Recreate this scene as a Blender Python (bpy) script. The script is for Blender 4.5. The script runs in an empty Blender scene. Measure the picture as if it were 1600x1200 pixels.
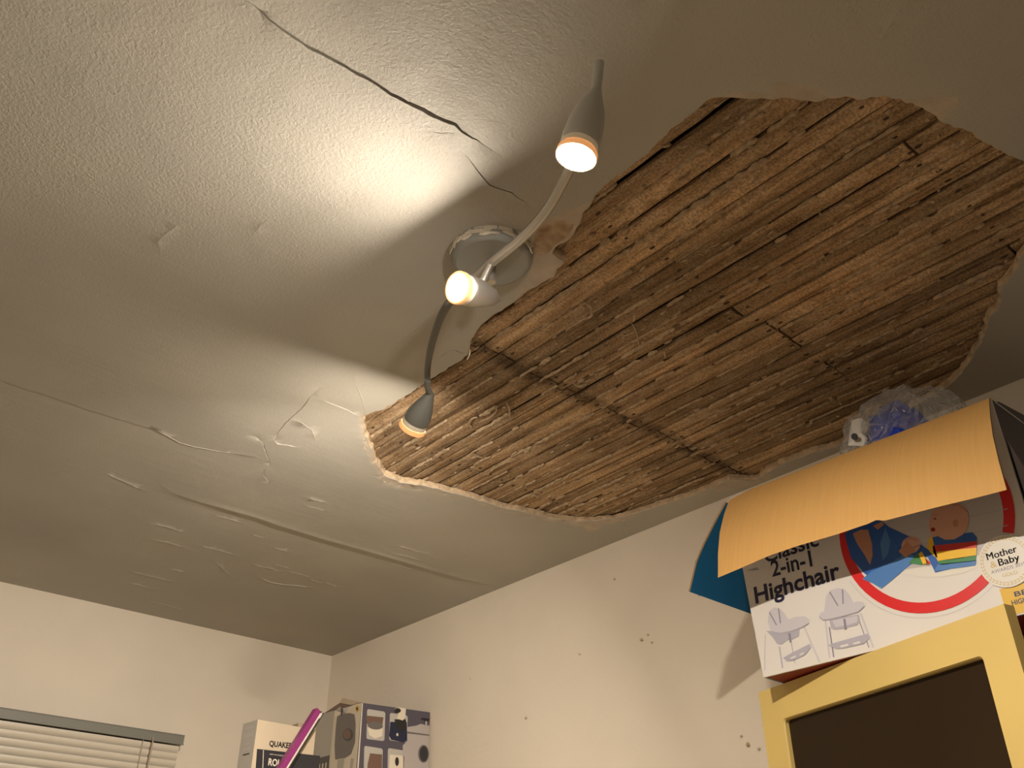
import bpy, bmesh, math, random
import numpy as np
from mathutils import Vector, noise, geometry
random.seed(7)
S = bpy.context.scene
COL = S.collection

# ------------------------------------------------------------------ camera
CZ, H = 1.60, 2.60                       # eye height, ceiling height (metres)
FPX = 1470.1
PITCH, YAW = math.radians(32.3176), math.radians(41.4754)
Fv = Vector((math.sin(YAW)*math.cos(PITCH), math.cos(YAW)*math.cos(PITCH), math.sin(PITCH)))
Rv = Vector((math.cos(YAW), -math.sin(YAW), 0))
Uv = Rv.cross(Fv)
CAM = Vector((0, 0, CZ))
cd = bpy.data.cameras.new('camera'); cam = bpy.data.objects.new('camera', cd); COL.objects.link(cam)
cd.sensor_width = 36; cd.lens = 36*FPX/1600; cd.clip_start = .02
cam.location = CAM
cam.rotation_euler = (math.pi/2+PITCH, 0, -YAW)
S.camera = cam
# ------------------------------------------------------------------ world, exposure
w = bpy.data.worlds.new('night'); S.world = w; w.use_nodes = True
w.node_tree.nodes['Background'].inputs[0].default_value = (.01, .014, .025, 1)
w.node_tree.nodes['Background'].inputs[1].default_value = .3
S.view_settings.view_transform = 'Standard'; S.view_settings.look = 'None'
S.view_settings.gamma = 1; S.view_settings.use_curve_mapping = False
S.view_settings.exposure = 0.0
LAMP_W = (5000.0, 540.0, 950.0)          # radiance of the glowing bulb lenses: upper, middle, lower head
LAMP_C = (1.0, .89, .75)
BEAM_W = (0.0, 1.2, 5.5)                 # extra narrow-beam share of each reflector bulb, in watts

# ------------------------------------------------------------------ measuring helpers: photo pixel -> point on a real plane
def ray(x, y): return Fv*FPX + Rv*(x-800) - Uv*(y-600)
def onz(x, y, z): d = ray(x, y); return CAM + d*((z-CZ)/d.z)
def onx(x, y, X): d = ray(x, y); return CAM + d*(X/d.x)
def ony(x, y, Y): d = ray(x, y); return CAM + d*(Y/d.y)
def dep(x, y, t): return CAM + ray(x, y)*(t/FPX)

# ------------------------------------------------------------------ materials
def mat(name, col, rough=.6, metal=0, bump=0, bscale=50, var=0, vscale=4, stretch=None, bdist=.002, emis=None, spec=.5, alpha=None, col2=None):
    m = bpy.data.materials.new(name); m.use_nodes = True
    nt = m.node_tree; b = nt.nodes['Principled BSDF']
    b.inputs['Base Color'].default_value = (*col, 1)
    b.inputs['Roughness'].default_value = rough; b.inputs['Metallic'].default_value = metal
    b.inputs['Specular IOR Level'].default_value = spec
    tc = nt.nodes.new('ShaderNodeNewGeometry'); mp = nt.nodes.new('ShaderNodeMapping')
    nt.links.new(tc.outputs['Position'], mp.inputs['Vector'])
    if stretch: mp.inputs['Scale'].default_value = stretch
    if var:
        n = nt.nodes.new('ShaderNodeTexNoise'); n.inputs['Scale'].default_value = vscale; n.inputs['Detail'].default_value = 6
        nt.links.new(mp.outputs[0], n.inputs['Vector'])
        r = nt.nodes.new('ShaderNodeMapRange'); r.inputs[1].default_value = .3; r.inputs[2].default_value = .7
        nt.links.new(n.outputs[0], r.inputs[0])
        mx = nt.nodes.new('ShaderNodeMix'); mx.data_type = 'RGBA'
        mx.inputs[6].default_value = (*[c*(1-var) for c in col], 1)
        mx.inputs[7].default_value = (*(col2 or [min(1, c*(1+var*.6)) for c in col]), 1)
        nt.links.new(r.outputs[0], mx.inputs[0]); nt.links.new(mx.outputs[2], b.inputs['Base Color'])
    if bump:
        n2 = nt.nodes.new('ShaderNodeTexNoise'); n2.inputs['Scale'].default_value = bscale; n2.inputs['Detail'].default_value = 3
        nt.links.new(mp.outputs[0], n2.inputs['Vector'])
        bp = nt.nodes.new('ShaderNodeBump'); bp.inputs['Strength'].default_value = bump; bp.inputs['Distance'].default_value = bdist
        nt.links.new(n2.outputs[0], bp.inputs['Height']); nt.links.new(bp.outputs[0], b.inputs['Normal'])
    if emis:
        b.inputs['Emission Color'].default_value = (*emis[0], 1); b.inputs['Emission Strength'].default_value = emis[1]
    return m

def ceiling_paint():
    m = mat('old_ceiling_paint', (.60, .535, .45), .62)
    nt = m.node_tree; b = nt.nodes['Principled BSDF']; L = nt.links.new
    g = nt.nodes.new('ShaderNodeNewGeometry')
    # faint tone patches
    n = nt.nodes.new('ShaderNodeTexNoise'); n.inputs['Scale'].default_value = 3.2; n.inputs['Detail'].default_value = 5
    L(g.outputs['Position'], n.inputs['Vector'])
    cr = nt.nodes.new('ShaderNodeValToRGB'); cr.color_ramp.elements[0].position = .35; cr.color_ramp.elements[1].position = .7
    cr.color_ramp.elements[0].color = (.400, .376, .328, 1); cr.color_ramp.elements[1].color = (.455, .425, .36, 1)
    L(n.outputs[0], cr.inputs[0]); L(cr.outputs[0], b.inputs['Base Color'])
    # orange peel of the roller, stronger towards the window side of the old crack, plus long trowel marks
    n1 = nt.nodes.new('ShaderNodeTexNoise'); n1.inputs['Scale'].default_value = 200; n1.inputs['Detail'].default_value = 2; n1.inputs['Distortion'].default_value = .6
    L(g.outputs['Position'], n1.inputs['Vector'])
    mask = nt.nodes.new('ShaderNodeTexNoise'); mask.inputs['Scale'].default_value = 1.6
    L(g.outputs['Position'], mask.inputs['Vector'])
    mr = nt.nodes.new('ShaderNodeMapRange'); mr.inputs[1].default_value = .35; mr.inputs[2].default_value = .6; mr.inputs[3].default_value = .35
    L(mask.outputs[0], mr.inputs[0])
    sx = nt.nodes.new('ShaderNodeSeparateXYZ'); L(g.outputs['Position'], sx.inputs[0])
    fy = nt.nodes.new('ShaderNodeMapRange'); fy.inputs[1].default_value = 1.15; fy.inputs[2].default_value = 1.6; fy.inputs[3].default_value = 1; fy.inputs[4].default_value = .25
    L(sx.outputs[1], fy.inputs[0])
    mu = nt.nodes.new('ShaderNodeMath'); mu.operation = 'MULTIPLY'; L(mr.outputs[0], mu.inputs[0]); L(fy.outputs[0], mu.inputs[1])
    mu2 = nt.nodes.new('ShaderNodeMath'); mu2.operation = 'MULTIPLY'; L(mu.outputs[0], mu2.inputs[0]); L(n1.outputs[0], mu2.inputs[1])
    mp = nt.nodes.new('ShaderNodeMapping'); mp.inputs['Scale'].default_value = (3, 22, 1); mp.inputs['Rotation'].default_value = (0, 0, .12); L(g.outputs['Position'], mp.inputs['Vector'])
    n3 = nt.nodes.new('ShaderNodeTexNoise'); n3.inputs['Scale'].default_value = 2.5; n3.inputs['Detail'].default_value = 6
    L(mp.outputs[0], n3.inputs['Vector'])
    ad = nt.nodes.new('ShaderNodeMath'); ad.operation = 'MULTIPLY_ADD'; ad.inputs[1].default_value = .55
    L(n3.outputs[0], ad.inputs[0]); L(mu2.outputs[0], ad.inputs[2])
    bp = nt.nodes.new('ShaderNodeBump'); bp.inputs['Strength'].default_value = .8; bp.inputs['Distance'].default_value = .0016
    L(ad.outputs[0], bp.inputs['Height']); L(bp.outputs[0], b.inputs['Normal'])
    return m

def lath_mat():
    m = mat('riven_lath_wood', (.25, .165, .10), .85)
    nt = m.node_tree; b = nt.nodes['Principled BSDF']; L = nt.links.new
    b.inputs['Specular IOR Level'].default_value = .2
    g = nt.nodes.new('ShaderNodeNewGeometry'); oi = nt.nodes.new('ShaderNodeObjectInfo')
    mp = nt.nodes.new('ShaderNodeMapping'); mp.inputs['Scale'].default_value = (90, 3.2, 90); L(g.outputs['Position'], mp.inputs['Vector'])
    off = nt.nodes.new('ShaderNodeCombineXYZ'); L(oi.outputs['Random'], off.inputs[0]); L(oi.outputs['Random'], off.inputs[1])
    sc = nt.nodes.new('ShaderNodeVectorMath'); sc.operation = 'SCALE'; sc.inputs[3].default_value = 30; L(off.outputs[0], sc.inputs[0]); L(sc.outputs[0], mp.inputs['Location'])
    n = nt.nodes.new('ShaderNodeTexNoise'); n.inputs['Scale'].default_value = 1; n.inputs['Detail'].default_value = 5; L(mp.outputs[0], n.inputs['Vector'])
    cr = nt.nodes.new('ShaderNodeValToRGB'); e = cr.color_ramp.elements
    e[0].position = .32; e[0].color = (.21, .127, .065, 1); e[1].position = .68; e[1].color = (.56, .375, .21, 1)
    L(n.outputs[0], cr.inputs[0])
    # lime residue left on the wood
    mp2 = nt.nodes.new('ShaderNodeMapping'); mp2.inputs['Scale'].default_value = (46, 13, 46); L(g.outputs['Position'], mp2.inputs['Vector'])
    n2 = nt.nodes.new('ShaderNodeTexNoise'); n2.inputs['Scale'].default_value = 1; n2.inputs['Detail'].default_value = 8; n2.inputs['Roughness'].default_value = .7; L(mp2.outputs[0], n2.inputs['Vector'])
    cr2 = nt.nodes.new('ShaderNodeValToRGB'); cr2.color_ramp.elements[0].position = .47; cr2.color_ramp.elements[1].position = .66
    cr2.color_ramp.elements[1].color = (.75, .75, .75, 1)
    L(n2.outputs[0], cr2.inputs[0])
    mx = nt.nodes.new('ShaderNodeMix'); mx.data_type = 'RGBA'; mx.inputs[7].default_value = (.58, .43, .275, 1)
    L(cr2.outputs[0], mx.inputs[0]); L(cr.outputs[0], mx.inputs[6])
    # soot and damp bands above the joists
    mp3 = nt.nodes.new('ShaderNodeMapping'); mp3.inputs['Scale'].default_value = (5, 3, 5); L(g.outputs['Position'], mp3.inputs['Vector'])
    n3 = nt.nodes.new('ShaderNodeTexNoise'); n3.inputs['Scale'].default_value = 1; n3.inputs['Detail'].default_value = 4; L(mp3.outputs[0], n3.inputs['Vector'])
    mr = nt.nodes.new('ShaderNodeMapRange'); mr.inputs[1].default_value = .3; mr.inputs[2].default_value = .7; mr.inputs[3].default_value = .55; mr.inputs[4].default_value = 1.25
    L(n3.outputs[0], mr.inputs[0])
    hr = nt.nodes.new('ShaderNodeMapRange'); hr.inputs[3].default_value = .70; hr.inputs[4].default_value = 1.25; L(oi.outputs['Random'], hr.inputs[0])
    mu = nt.nodes.new('ShaderNodeMath'); mu.operation = 'MULTIPLY'; L(mr.outputs[0], mu.inputs[0]); L(hr.outputs[0], mu.inputs[1])
    vm = nt.nodes.new('ShaderNodeVectorMath'); vm.operation = 'SCALE'; L(mx.outputs[2], vm.inputs[0]); L(mu.outputs[0], vm.inputs[3])
    # speckle of lime grit and pin holes
    n4 = nt.nodes.new('ShaderNodeTexNoise'); n4.inputs['Scale'].default_value = 260; n4.inputs['Detail'].default_value = 3; L(g.outputs['Position'], n4.inputs['Vector'])
    m4 = nt.nodes.new('ShaderNodeMapRange'); m4.inputs[1].default_value = .33; m4.inputs[2].default_value = .62; m4.inputs[3].default_value = .62; m4.inputs[4].default_value = 1.22; L(n4.outputs[0], m4.inputs[0])
    v2 = nt.nodes.new('ShaderNodeVectorMath'); v2.operation = 'SCALE'; L(vm.outputs[0], v2.inputs[0]); L(m4.outputs[0], v2.inputs[3])
    # sooty line where the laths are nailed to the joist at Y = 1.146
    sy = nt.nodes.new('ShaderNodeSeparateXYZ'); L(g.outputs['Position'], sy.inputs[0])
    wob = nt.nodes.new('ShaderNodeMath'); wob.operation = 'MULTIPLY_ADD'; wob.inputs[1].default_value = .05; L(n3.outputs[0], wob.inputs[0]); L(sy.outputs[1], wob.inputs[2])
    d1 = nt.nodes.new('ShaderNodeMath'); d1.operation = 'SUBTRACT'; d1.inputs[1].default_value = 1.171; L(wob.outputs[0], d1.inputs[0])
    d2 = nt.nodes.new('ShaderNodeMath'); d2.operation = 'ABSOLUTE'; L(d1.outputs[0], d2.inputs[0])
    d3 = nt.nodes.new('ShaderNodeMapRange'); d3.inputs[1].default_value = .004; d3.inputs[2].default_value = .030; d3.inputs[3].default_value = .52; d3.inputs[4].default_value = 1; L(d2.outputs[0], d3.inputs[0])
    v3 = nt.nodes.new('ShaderNodeVectorMath'); v3.operation = 'SCALE'; L(v2.outputs[0], v3.inputs[0]); L(d3.outputs[0], v3.inputs[3])
    L(v3.outputs[0], b.inputs['Base Color'])
    ad = nt.nodes.new('ShaderNodeMath'); ad.operation = 'ADD'; L(n.outputs[0], ad.inputs[0]); L(n2.outputs[0], ad.inputs[1])
    bp = nt.nodes.new('ShaderNodeBump'); bp.inputs['Strength'].default_value = 1; bp.inputs['Distance'].default_value = .0035
    L(ad.outputs[0], bp.inputs['Height']); L(bp.outputs[0], b.inputs['Normal'])
    return m

M = dict(
 ceil=ceiling_paint(),
 base=mat('bare_base_plaster', (.50, .425, .335), .85, var=.15, vscale=30, bump=.6, bscale=180),
 rust=mat('brown_base_plaster', (.46, .30, .17), .9, var=.35, vscale=45, bump=.8, bscale=150, col2=(.56, .43, .30)),
 broken=mat('broken_plaster_edge', (.57, .43, .28), .9, var=.3, vscale=60, bump=1, bscale=140, bdist=.004),
 key=mat('plaster_key', (.47, .345, .215), .92, var=.35, vscale=70, bump=1, bscale=160, bdist=.004),
 lath=lath_mat(),
 nail=mat('rusty_nail', (.045, .022, .012), .7),
 joist=mat('joist_wood', (.10, .065, .04), .9, var=.3, stretch=(4, 60, 60)),
 wall=mat('wall_paint', (.80, .72, .61), .7, var=.06, vscale=3, bump=.35, bscale=60, bdist=.002),
 brownwall=mat('bounce_cutting_brown', (.20, .15, .10), .8, var=.1),
 floor=mat('floor_tile', (.52, .49, .45), .5, var=.2),
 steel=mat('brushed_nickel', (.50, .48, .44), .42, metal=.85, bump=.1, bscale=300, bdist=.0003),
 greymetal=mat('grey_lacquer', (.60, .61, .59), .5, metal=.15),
 shadedmetal=mat('shaded_grey_lacquer', (.17, .17, .155), .45, metal=.2),  # lamp grey with shade painted in, for the lower head and arm
 plate=mat('grey_plate', (.27, .27, .25), .5, metal=.3),
 spatter=mat('paint_spatter', (.62, .56, .46), .7, bump=.8, bscale=200),
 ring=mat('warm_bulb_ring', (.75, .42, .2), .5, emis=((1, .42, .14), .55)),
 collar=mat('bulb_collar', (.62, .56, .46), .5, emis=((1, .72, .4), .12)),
 lens0=mat('lit_lens_upper', (1, 1, 1), .5, emis=(LAMP_C, LAMP_W[0])), lens1=mat('lit_lens_middle', (1, 1, 1), .5, emis=(LAMP_C, LAMP_W[1])), lens2=mat('lit_lens_lower', (1, 1, 1), .5, emis=(LAMP_C, LAMP_W[2])),
 yellow=mat('cream_yellow_paint', (.66, .48, .16), .5, bump=.15, bscale=140, bdist=.001, var=.05, vscale=6),
 glass=mat('dark_smoked_glass', (.024, .013, .005), .4, var=.2, vscale=5, spec=.25),
 card=mat('corrugated_card', (.60, .34, .105), .75, var=.045, vscale=22, stretch=(1, 11, .25), bump=.12, bscale=22),
 cardedge=mat('card_edge', (.33, .19, .08), .85),
 white=mat('printed_white_card', (.70, .66, .62), .38, bump=.08, bscale=8, bdist=.003),
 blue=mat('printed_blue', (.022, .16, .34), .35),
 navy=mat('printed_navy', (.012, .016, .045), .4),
 red=mat('printed_red', (.66, .018, .020), .35),
 darkred=mat('dark_red_card', (.25, .018, .012), .5),
 ink=mat('navy_ink', (.012, .014, .05), .4),
 black=mat('black_ink', (.015, .014, .014), .45),
 lilac=mat('printed_lilac_grey', (.42, .40, .46), .4),
 lilac2=mat('printed_pale_lilac', (.56, .53, .57), .4),
 lilac3=mat('printed_mid_grey', (.24, .22, .28), .4),
 pgrey=mat('printed_soft_grey', (.50, .47, .46), .4),
 shirt=mat('printed_shirt_blue', (.02, .10, .38), .4), shirt2=mat('printed_shirt_light', (.07, .20, .48), .4),
 skin=mat('printed_skin', (.50, .24, .15), .4), skin2=mat('printed_skin_pale', (.62, .34, .24), .4),
 pred=mat('printed_bib_red', (.55, .03, .02), .4), pyel=mat('printed_bib_yellow', (.80, .47, .02), .4),
 pgreen=mat('printed_bib_green', (.05, .22, .07), .4), gold=mat('printed_gold', (.60, .45, .18), .4),
 mustard=mat('printed_mustard', (.70, .42, .02), .35),
 badge=mat('printed_badge_cream', (.72, .68, .60), .4),
 blind=mat('cream_slat', (.70, .64, .54), .35), rail=mat('grey_headrail', (.22, .215, .185), .5),
 cord=mat('cord', (.45, .38, .30), .7),
 magenta=mat('magenta_cover', (.24, .028, .15), .4), paper=mat('paper_edge', (.66, .61, .55), .7, stretch=(1, 1, 40), var=.1),
 tan=mat('tan_mottled_card', (.36, .28, .19), .6, var=.35, vscale=18),
 beige=mat('beige_card', (.56, .46, .33), .45, var=.06, vscale=10),
 charcoal=mat('charcoal_print', (.028, .027, .032), .4), purplegrey=mat('purple_grey_print', (.085, .075, .10), .4),
 silver=mat('silver_print', (.42, .38, .36), .4), silver2=mat('silver_print_dark', (.14, .125, .12), .4),
 cream=mat('cream_print', (.70, .62, .50), .45), steam=mat('pale_panel_print', (.45, .42, .38), .5),
 brownp=mat('brown_print_and_shade', (.16, .09, .065), .45),
)
def film_mat():
    m = bpy.data.materials.new('clear_polythene'); m.use_nodes = True; nt = m.node_tree
    out = nt.nodes['Material Output']; b = nt.nodes['Principled BSDF']
    b.inputs['Base Color'].default_value = (.62, .60, .55, 1); b.inputs['Roughness'].default_value = .12
    tr = nt.nodes.new('ShaderNodeBsdfTransparent'); tr.inputs[0].default_value = (.95, .95, .95, 1)
    lw = nt.nodes.new('ShaderNodeLayerWeight'); lw.inputs[0].default_value = .35
    mr = nt.nodes.new('ShaderNodeMapRange'); mr.inputs[3].default_value = .12; mr.inputs[4].default_value = .72; nt.links.new(lw.outputs['Facing'], mr.inputs[0])
    mx = nt.nodes.new('ShaderNodeMixShader'); nt.links.new(mr.outputs[0], mx.inputs[0]); nt.links.new(tr.outputs[0], mx.inputs[1]); nt.links.new(b.outputs[0], mx.inputs[2])
    g = nt.nodes.new('ShaderNodeNewGeometry'); v = nt.nodes.new('ShaderNodeTexVoronoi'); v.feature = 'DISTANCE_TO_EDGE'; v.inputs['Scale'].default_value = 32
    nz = nt.nodes.new('ShaderNodeTexNoise'); nz.inputs['Scale'].default_value = 14; nt.links.new(g.outputs['Position'], nz.inputs['Vector'])
    va = nt.nodes.new('ShaderNodeVectorMath'); va.operation = 'MULTIPLY_ADD'; va.inputs[1].default_value = (.12, .12, .12); nt.links.new(nz.outputs['Color'], va.inputs[0]); nt.links.new(g.outputs['Position'], va.inputs[2]); nt.links.new(va.outputs[0], v.inputs['Vector'])
    bp = nt.nodes.new('ShaderNodeBump'); bp.inputs['Strength'].default_value = 1; bp.inputs['Distance'].default_value = .012; nt.links.new(v.outputs['Distance'], bp.inputs['Height']); nt.links.new(bp.outputs[0], b.inputs['Normal']); nt.links.new(bp.outputs[0], lw.inputs['Normal'])
    nt.links.new(mx.outputs[0], out.inputs[0]); return m
M['film'] = film_mat()
M['bagblue'] = mat('blue_polythene', (.015, .05, .42), .25)

# ------------------------------------------------------------------ building helpers
class MB:
    def __init__(s): s.v, s.f, s.m, s.mats = [], [], [], []
    def mi(s, m):
        if m not in s.mats: s.mats.append(m)
        return s.mats.index(m)
    def add(s, vs, fs, m):
        o = len(s.v); s.v += [tuple(v) for v in vs]; k = s.mi(m)
        for f in fs: s.f.append(tuple(i+o for i in f)); s.m.append(k)
        return s
    def box(s, a, b, m):
        x0, y0, z0 = a; x1, y1, z1 = b
        vs = [(x0,y0,z0),(x1,y0,z0),(x1,y1,z0),(x0,y1,z0),(x0,y0,z1),(x1,y0,z1),(x1,y1,z1),(x0,y1,z1)]
        return s.add(vs, [(0,3,2,1),(4,5,6,7),(0,1,5,4),(1,2,6,5),(2,3,7,6),(3,0,4,7)], m)
    def hexa(s, q0, q1, m, m1=None):       # two quads joined
        vs = list(q0)+list(q1); n = len(q0)
        s.add(vs, [tuple(range(n))[::-1]]+[(i,(i+1)%n,(i+1)%n+n,i+n) for i in range(n)], m)
        return s.add(vs, [tuple(range(n, 2*n))], m1 or m)
    def poly(s, vs, m): return s.add(vs, [tuple(range(len(vs)))], m)
    def tube(s, pts, r, m, n=12, cap=True):
        pts = [Vector(p) for p in pts]; rs = r if hasattr(r, '__len__') else [r]*len(pts)
        up = Vector((0,0,1)); rings = []
        t0 = (pts[1]-pts[0]).normalized()
        nrm = t0.orthogonal().normalized()
        for i, p in enumerate(pts):
            t = (pts[min(i+1, len(pts)-1)]-pts[max(i-1, 0)]).normalized()
            nrm = (nrm - t*nrm.dot(t)).normalized(); bn = t.cross(nrm)
            rings.append([p+(nrm*math.cos(a)+bn*math.sin(a))*rs[i] for a in [2*math.pi*k/n for k in range(n)]])
        vs = [v for rg in rings for v in rg]
        fs = [(i*n+k, i*n+(k+1)%n, (i+1)*n+(k+1)%n, (i+1)*n+k) for i in range(len(pts)-1) for k in range(n)]
        if cap: fs += [tuple(range(n))[::-1], tuple((len(pts)-1)*n+k for k in range(n))]
        return s.add(vs, fs, m)
    def lathe(s, o, axis, prof, m, n=32, cap0=True, cap1=True):   # prof: (distance along axis, radius)
        ax = Vector(axis).normalized(); o = Vector(o); a1 = ax.orthogonal().normalized(); a2 = ax.cross(a1)
        vs = [o+ax*d+(a1*math.cos(t)+a2*math.sin(t))*r for d, r in prof for t in [2*math.pi*k/n for k in range(n)]]
        fs = [(i*n+k, i*n+(k+1)%n, (i+1)*n+(k+1)%n, (i+1)*n+k) for i in range(len(prof)-1) for k in range(n)]
        if cap0: fs.append(tuple(range(n))[::-1])
        if cap1: fs.append(tuple((len(prof)-1)*n+k for k in range(n)))
        return s.add(vs, fs, m)
    def obj(s, name, parent=None, smooth=False, bevel=0, loc=None):
        me = bpy.data.meshes.new(name); me.from_pydata(s.v, [], s.f)
        for m in s.mats: me.materials.append(m)
        me.polygons.foreach_set('material_index', s.m)
        me.update()
        o = bpy.data.objects.new(name, me); COL.objects.link(o)
        if smooth:
            me.shade_smooth()
            try: me.set_sharp_from_angle(angle=math.radians(40))
            except Exception: pass
        if bevel:
            b = o.modifiers.new('bevel', 'BEVEL'); b.width = bevel; b.segments = 2; b.limit_method = 'ANGLE'
        if parent:
            o.parent = parent; o.matrix_parent_inverse = parent_inv(parent)
        return o
def parent_inv(p):
    m = p.matrix_basis.copy()
    q = p.parent
    while q: m = q.matrix_basis @ q.matrix_parent_inverse.inverted().inverted() @ m if False else m; q = q.parent
    return m.inverted()
def tag(o, label=None, cat=None, group=None, kind=None):
    if label: o['label'] = label
    if cat: o['category'] = cat
    if group: o['group'] = group
    if kind: o['kind'] = kind
    return o
def thing(name, label, cat, loc, group=None):
    e = bpy.data.objects.new(name, None); e.empty_display_size = .05; COL.objects.link(e); e.location = loc
    return tag(e, label, cat, group)
def smoothpath(pts, n=8):
    pts = [Vector(p) for p in pts]; out = []
    for i in range(len(pts)-1):
        p0, p1, p2, p3 = pts[max(i-1,0)], pts[i], pts[i+1], pts[min(i+2, len(pts)-1)]
        for k in range(n):
            t = k/n
            out.append(.5*((2*p1)+(p2-p0)*t+(2*p0-5*p1+4*p2-p3)*t*t+(3*p1-p0-3*p2+p3)*t**3))
    return out+[pts[-1]]
_tx = {}
def text_geo(txt, bold=0.0):
    k = (txt, bold)
    if k in _tx: return _tx[k]
    c = bpy.data.curves.new('t', 'FONT'); c.body = txt; c.size = 1; c.offset = bold; c.resolution_u = 3
    o = bpy.data.objects.new('t', c); COL.objects.link(o)
    dg = bpy.context.evaluated_depsgraph_get(); me = bpy.data.meshes.new_from_object(o.evaluated_get(dg))
    vs = [tuple(v.co) for v in me.vertices]; fs = [tuple(p.vertices) for p in me.polygons]
    bpy.data.objects.remove(o); bpy.data.curves.remove(c); bpy.data.meshes.remove(me)
    _tx[k] = (vs, fs); return _tx[k]
def put_text(mb, txt, p0, p1, height, up, m, off, bold=.01, cap=.70):   # p0->p1 is the baseline, text stretched to it
    vs, fs = text_geo(txt, bold)
    xs = [v[0] for v in vs]; x0, x1 = min(xs), max(xs)
    p0, p1, up, off = Vector(p0), Vector(p1), Vector(up).normalized(), Vector(off)
    u = (p1-p0)/(x1-x0); sc = height/cap
    mb.add([p0+u*(v[0]-x0)+up*(v[1]*sc)+off for v in vs], fs, m)

# ------------------------------------------------------------------ room shell
XR, YB = 1.787, 3.017         # right wall, back wall
XL, YF = -1.1, -1.0
def struct(mb, name, **k): o = mb.obj(name, **k); o['kind'] = 'structure'; return o
struct(MB().box((XL-.1, YF-.1, -.08), (XR+.1, YB+.1, 0), M['floor']), 'floor')
def wall_grid(axis, c, a0, a1, z1, sign, holes=()):
    """plaster wall with a gently uneven face; axis 'x' lies at X=c, 'y' at Y=c"""
    mb = MB(); na, nz = 90, 74
    def pt(i, j):
        a = a0+(a1-a0)*i/na; z = z1*j/nz
        n_ = noise.noise(Vector((a*2.1, z*2.1, c)))*.004+noise.noise(Vector((a*7, z*7, c+5)))*.0012
        if j == nz or i in (0, na): n_ = 0
        return (c+sign*n_, a, z) if axis == 'x' else (a, c+sign*n_, z)
    vs = [pt(i, j) for j in range(nz+1) for i in range(na+1)]
    fs = [(j*(na+1)+i, j*(na+1)+i+1, (j+1)*(na+1)+i+1, (j+1)*(na+1)+i) for j in range(nz) for i in range(na)]
    mb.add(vs, fs, M['wall'])
    t = .12*(-sign)
    if axis == 'x': mb.box((min(c+t, c+t*.1), a0, 0), (max(c+t, c+t*.1), a1, z1), M['wall'])
    else: mb.box((a0, min(c+t, c+t*.1), 0), (a1, max(c+t, c+t*.1), z1), M['wall'])
    return mb
HW = H+.004
wr = struct(wall_grid('x', XR, YF, YB, HW, -1), 'wall_right', smooth=True)
rc = random.Random(5)
for px, py, sz in ((1002,1000,3),(1012,992,2),(1018,1004,2),(1168,1163,4),(1158,1150,2),(905,1022,2),(822,1122,3),(1092,930,2),(960,905,2),(735,1060,2),(1185,1170,2)):
    q = onx(px, py, XR-.003); r_ = sz*.0013; m_ = 7
    ring_ = [(math.cos(2*math.pi*k/m_)*r_*rc.uniform(.5, 1.6), math.sin(2*math.pi*k/m_)*r_*rc.uniform(.5, 1.3)) for k in range(m_)]
    MB().add([(q.x+.004, q.y+a, q.z+b) for a, b in ring_]+[(q.x-.0032, q.y+a*.7, q.z+b*.7) for a, b in ring_], [(k, (k+1) % m_, (k+1) % m_+m_, k+m_) for k in range(m_)]+[tuple(range(m_, 2*m_))], M['broken' if sz > 2 else 'spatter']).obj('plaster_chip', wr)
struct(wall_grid('y', YB, XL, XR, HW, -1), 'wall_back', smooth=True)
struct(MB().box((XL-.12, YF, 0), (XL, YB, HW), M['wall']), 'wall_left')
struct(MB().box((XL, YF-.12, 0), (XR, YF, HW), M['brownwall']), 'wall_front')  # unseen wall behind the camera, coloured dark to cut bounce onto the laths

# ------------------------------------------------------------------ ceiling: plaster with cracks, a big hole, torn layers
HOLE = [(566,654),(573,648),(597,643),(618,630),(640,617),(660,602),(680,590),(702,576),(720,565),(730,556),(735,532),(750,510),(766,497),(785,485),
 (810,467),(832,450),(852,440),(864,432),(870,420),(880,410),(872,403),(860,395),(867,386),(880,378),(892,370),(902,352),(912,332),(920,322),(932,302),(945,288),(960,275),
 (1000,247),(1030,220),(1060,192),(1090,167),(1102,157),(1120,152),(1160,154),(1200,155),(1232,151),(1255,154),(1275,157),(1320,150),(1350,152),(1370,150),(1380,144),
 (1392,149),(1425,162),(1450,174),(1472,189),(1500,200),(1530,212),(1555,232),(1575,242),(1600,255),(1618,275),(1628,310),(1624,350),(1610,385),(1597,405),(1590,422),
 (1575,442),(1562,450),(1565,467),(1560,485),(1547,497),(1540,522),(1527,547),(1517,565),(1502,585),(1482,605),(1458,620),(1425,637),(1380,660),(1340,684),(1307,699),
 (1266,709),(1219,727),(1197,740),(1182,752),(1141,750),(1122,759),(1079,777),(1035,790),(1000,802),(966,812),(932,816),(900,816),(860,811),(840,805),(790,795),(755,784),
 (715,773),(665,760),(627,754),(600,743),(585,719),(575,694),(567,670)]
def P2(x, y, z=H): p = onz(x, y, z); return (p.x, p.y)
def rough_line(pts, step, jit, seed, closed=False):
    out = []; pts = list(pts); n = len(pts)
    for i in range(n if closed else n-1):
        a = Vector(pts[i]); b = Vector(pts[(i+1) % n]); L = (b-a).length; k = max(1, int(L/step))
        t = (b-a).normalized() if L > 0 else Vector((1, 0)); nr = Vector((-t.y, t.x))
        for j in range(k):
            p = a.lerp(b, j/k)
            q = Vector((p.x*60, p.y*60, seed)); q2 = Vector((p.x*190, p.y*190, seed+3))
            p = p + nr*(noise.noise(q)*jit+noise.noise(q2)*jit*.5)
            out.append((p.x, p.y))
    if not closed: out.append(tuple(pts[-1]))
    return out
hole = rough_line([P2(*p) for p in HOLE], .007, .0045, 1, True)
PATCH_A = [(831,374),(838,356),(852,342),(868,336),(880,327),(897,322),(913,318),(925,312),(935,310),(915,345),(900,370),(880,382),(872,390),(885,408),(880,425),(855,447),(835,456),(800,478),(806,462),(822,440),(830,412),(833,395)]
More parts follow.
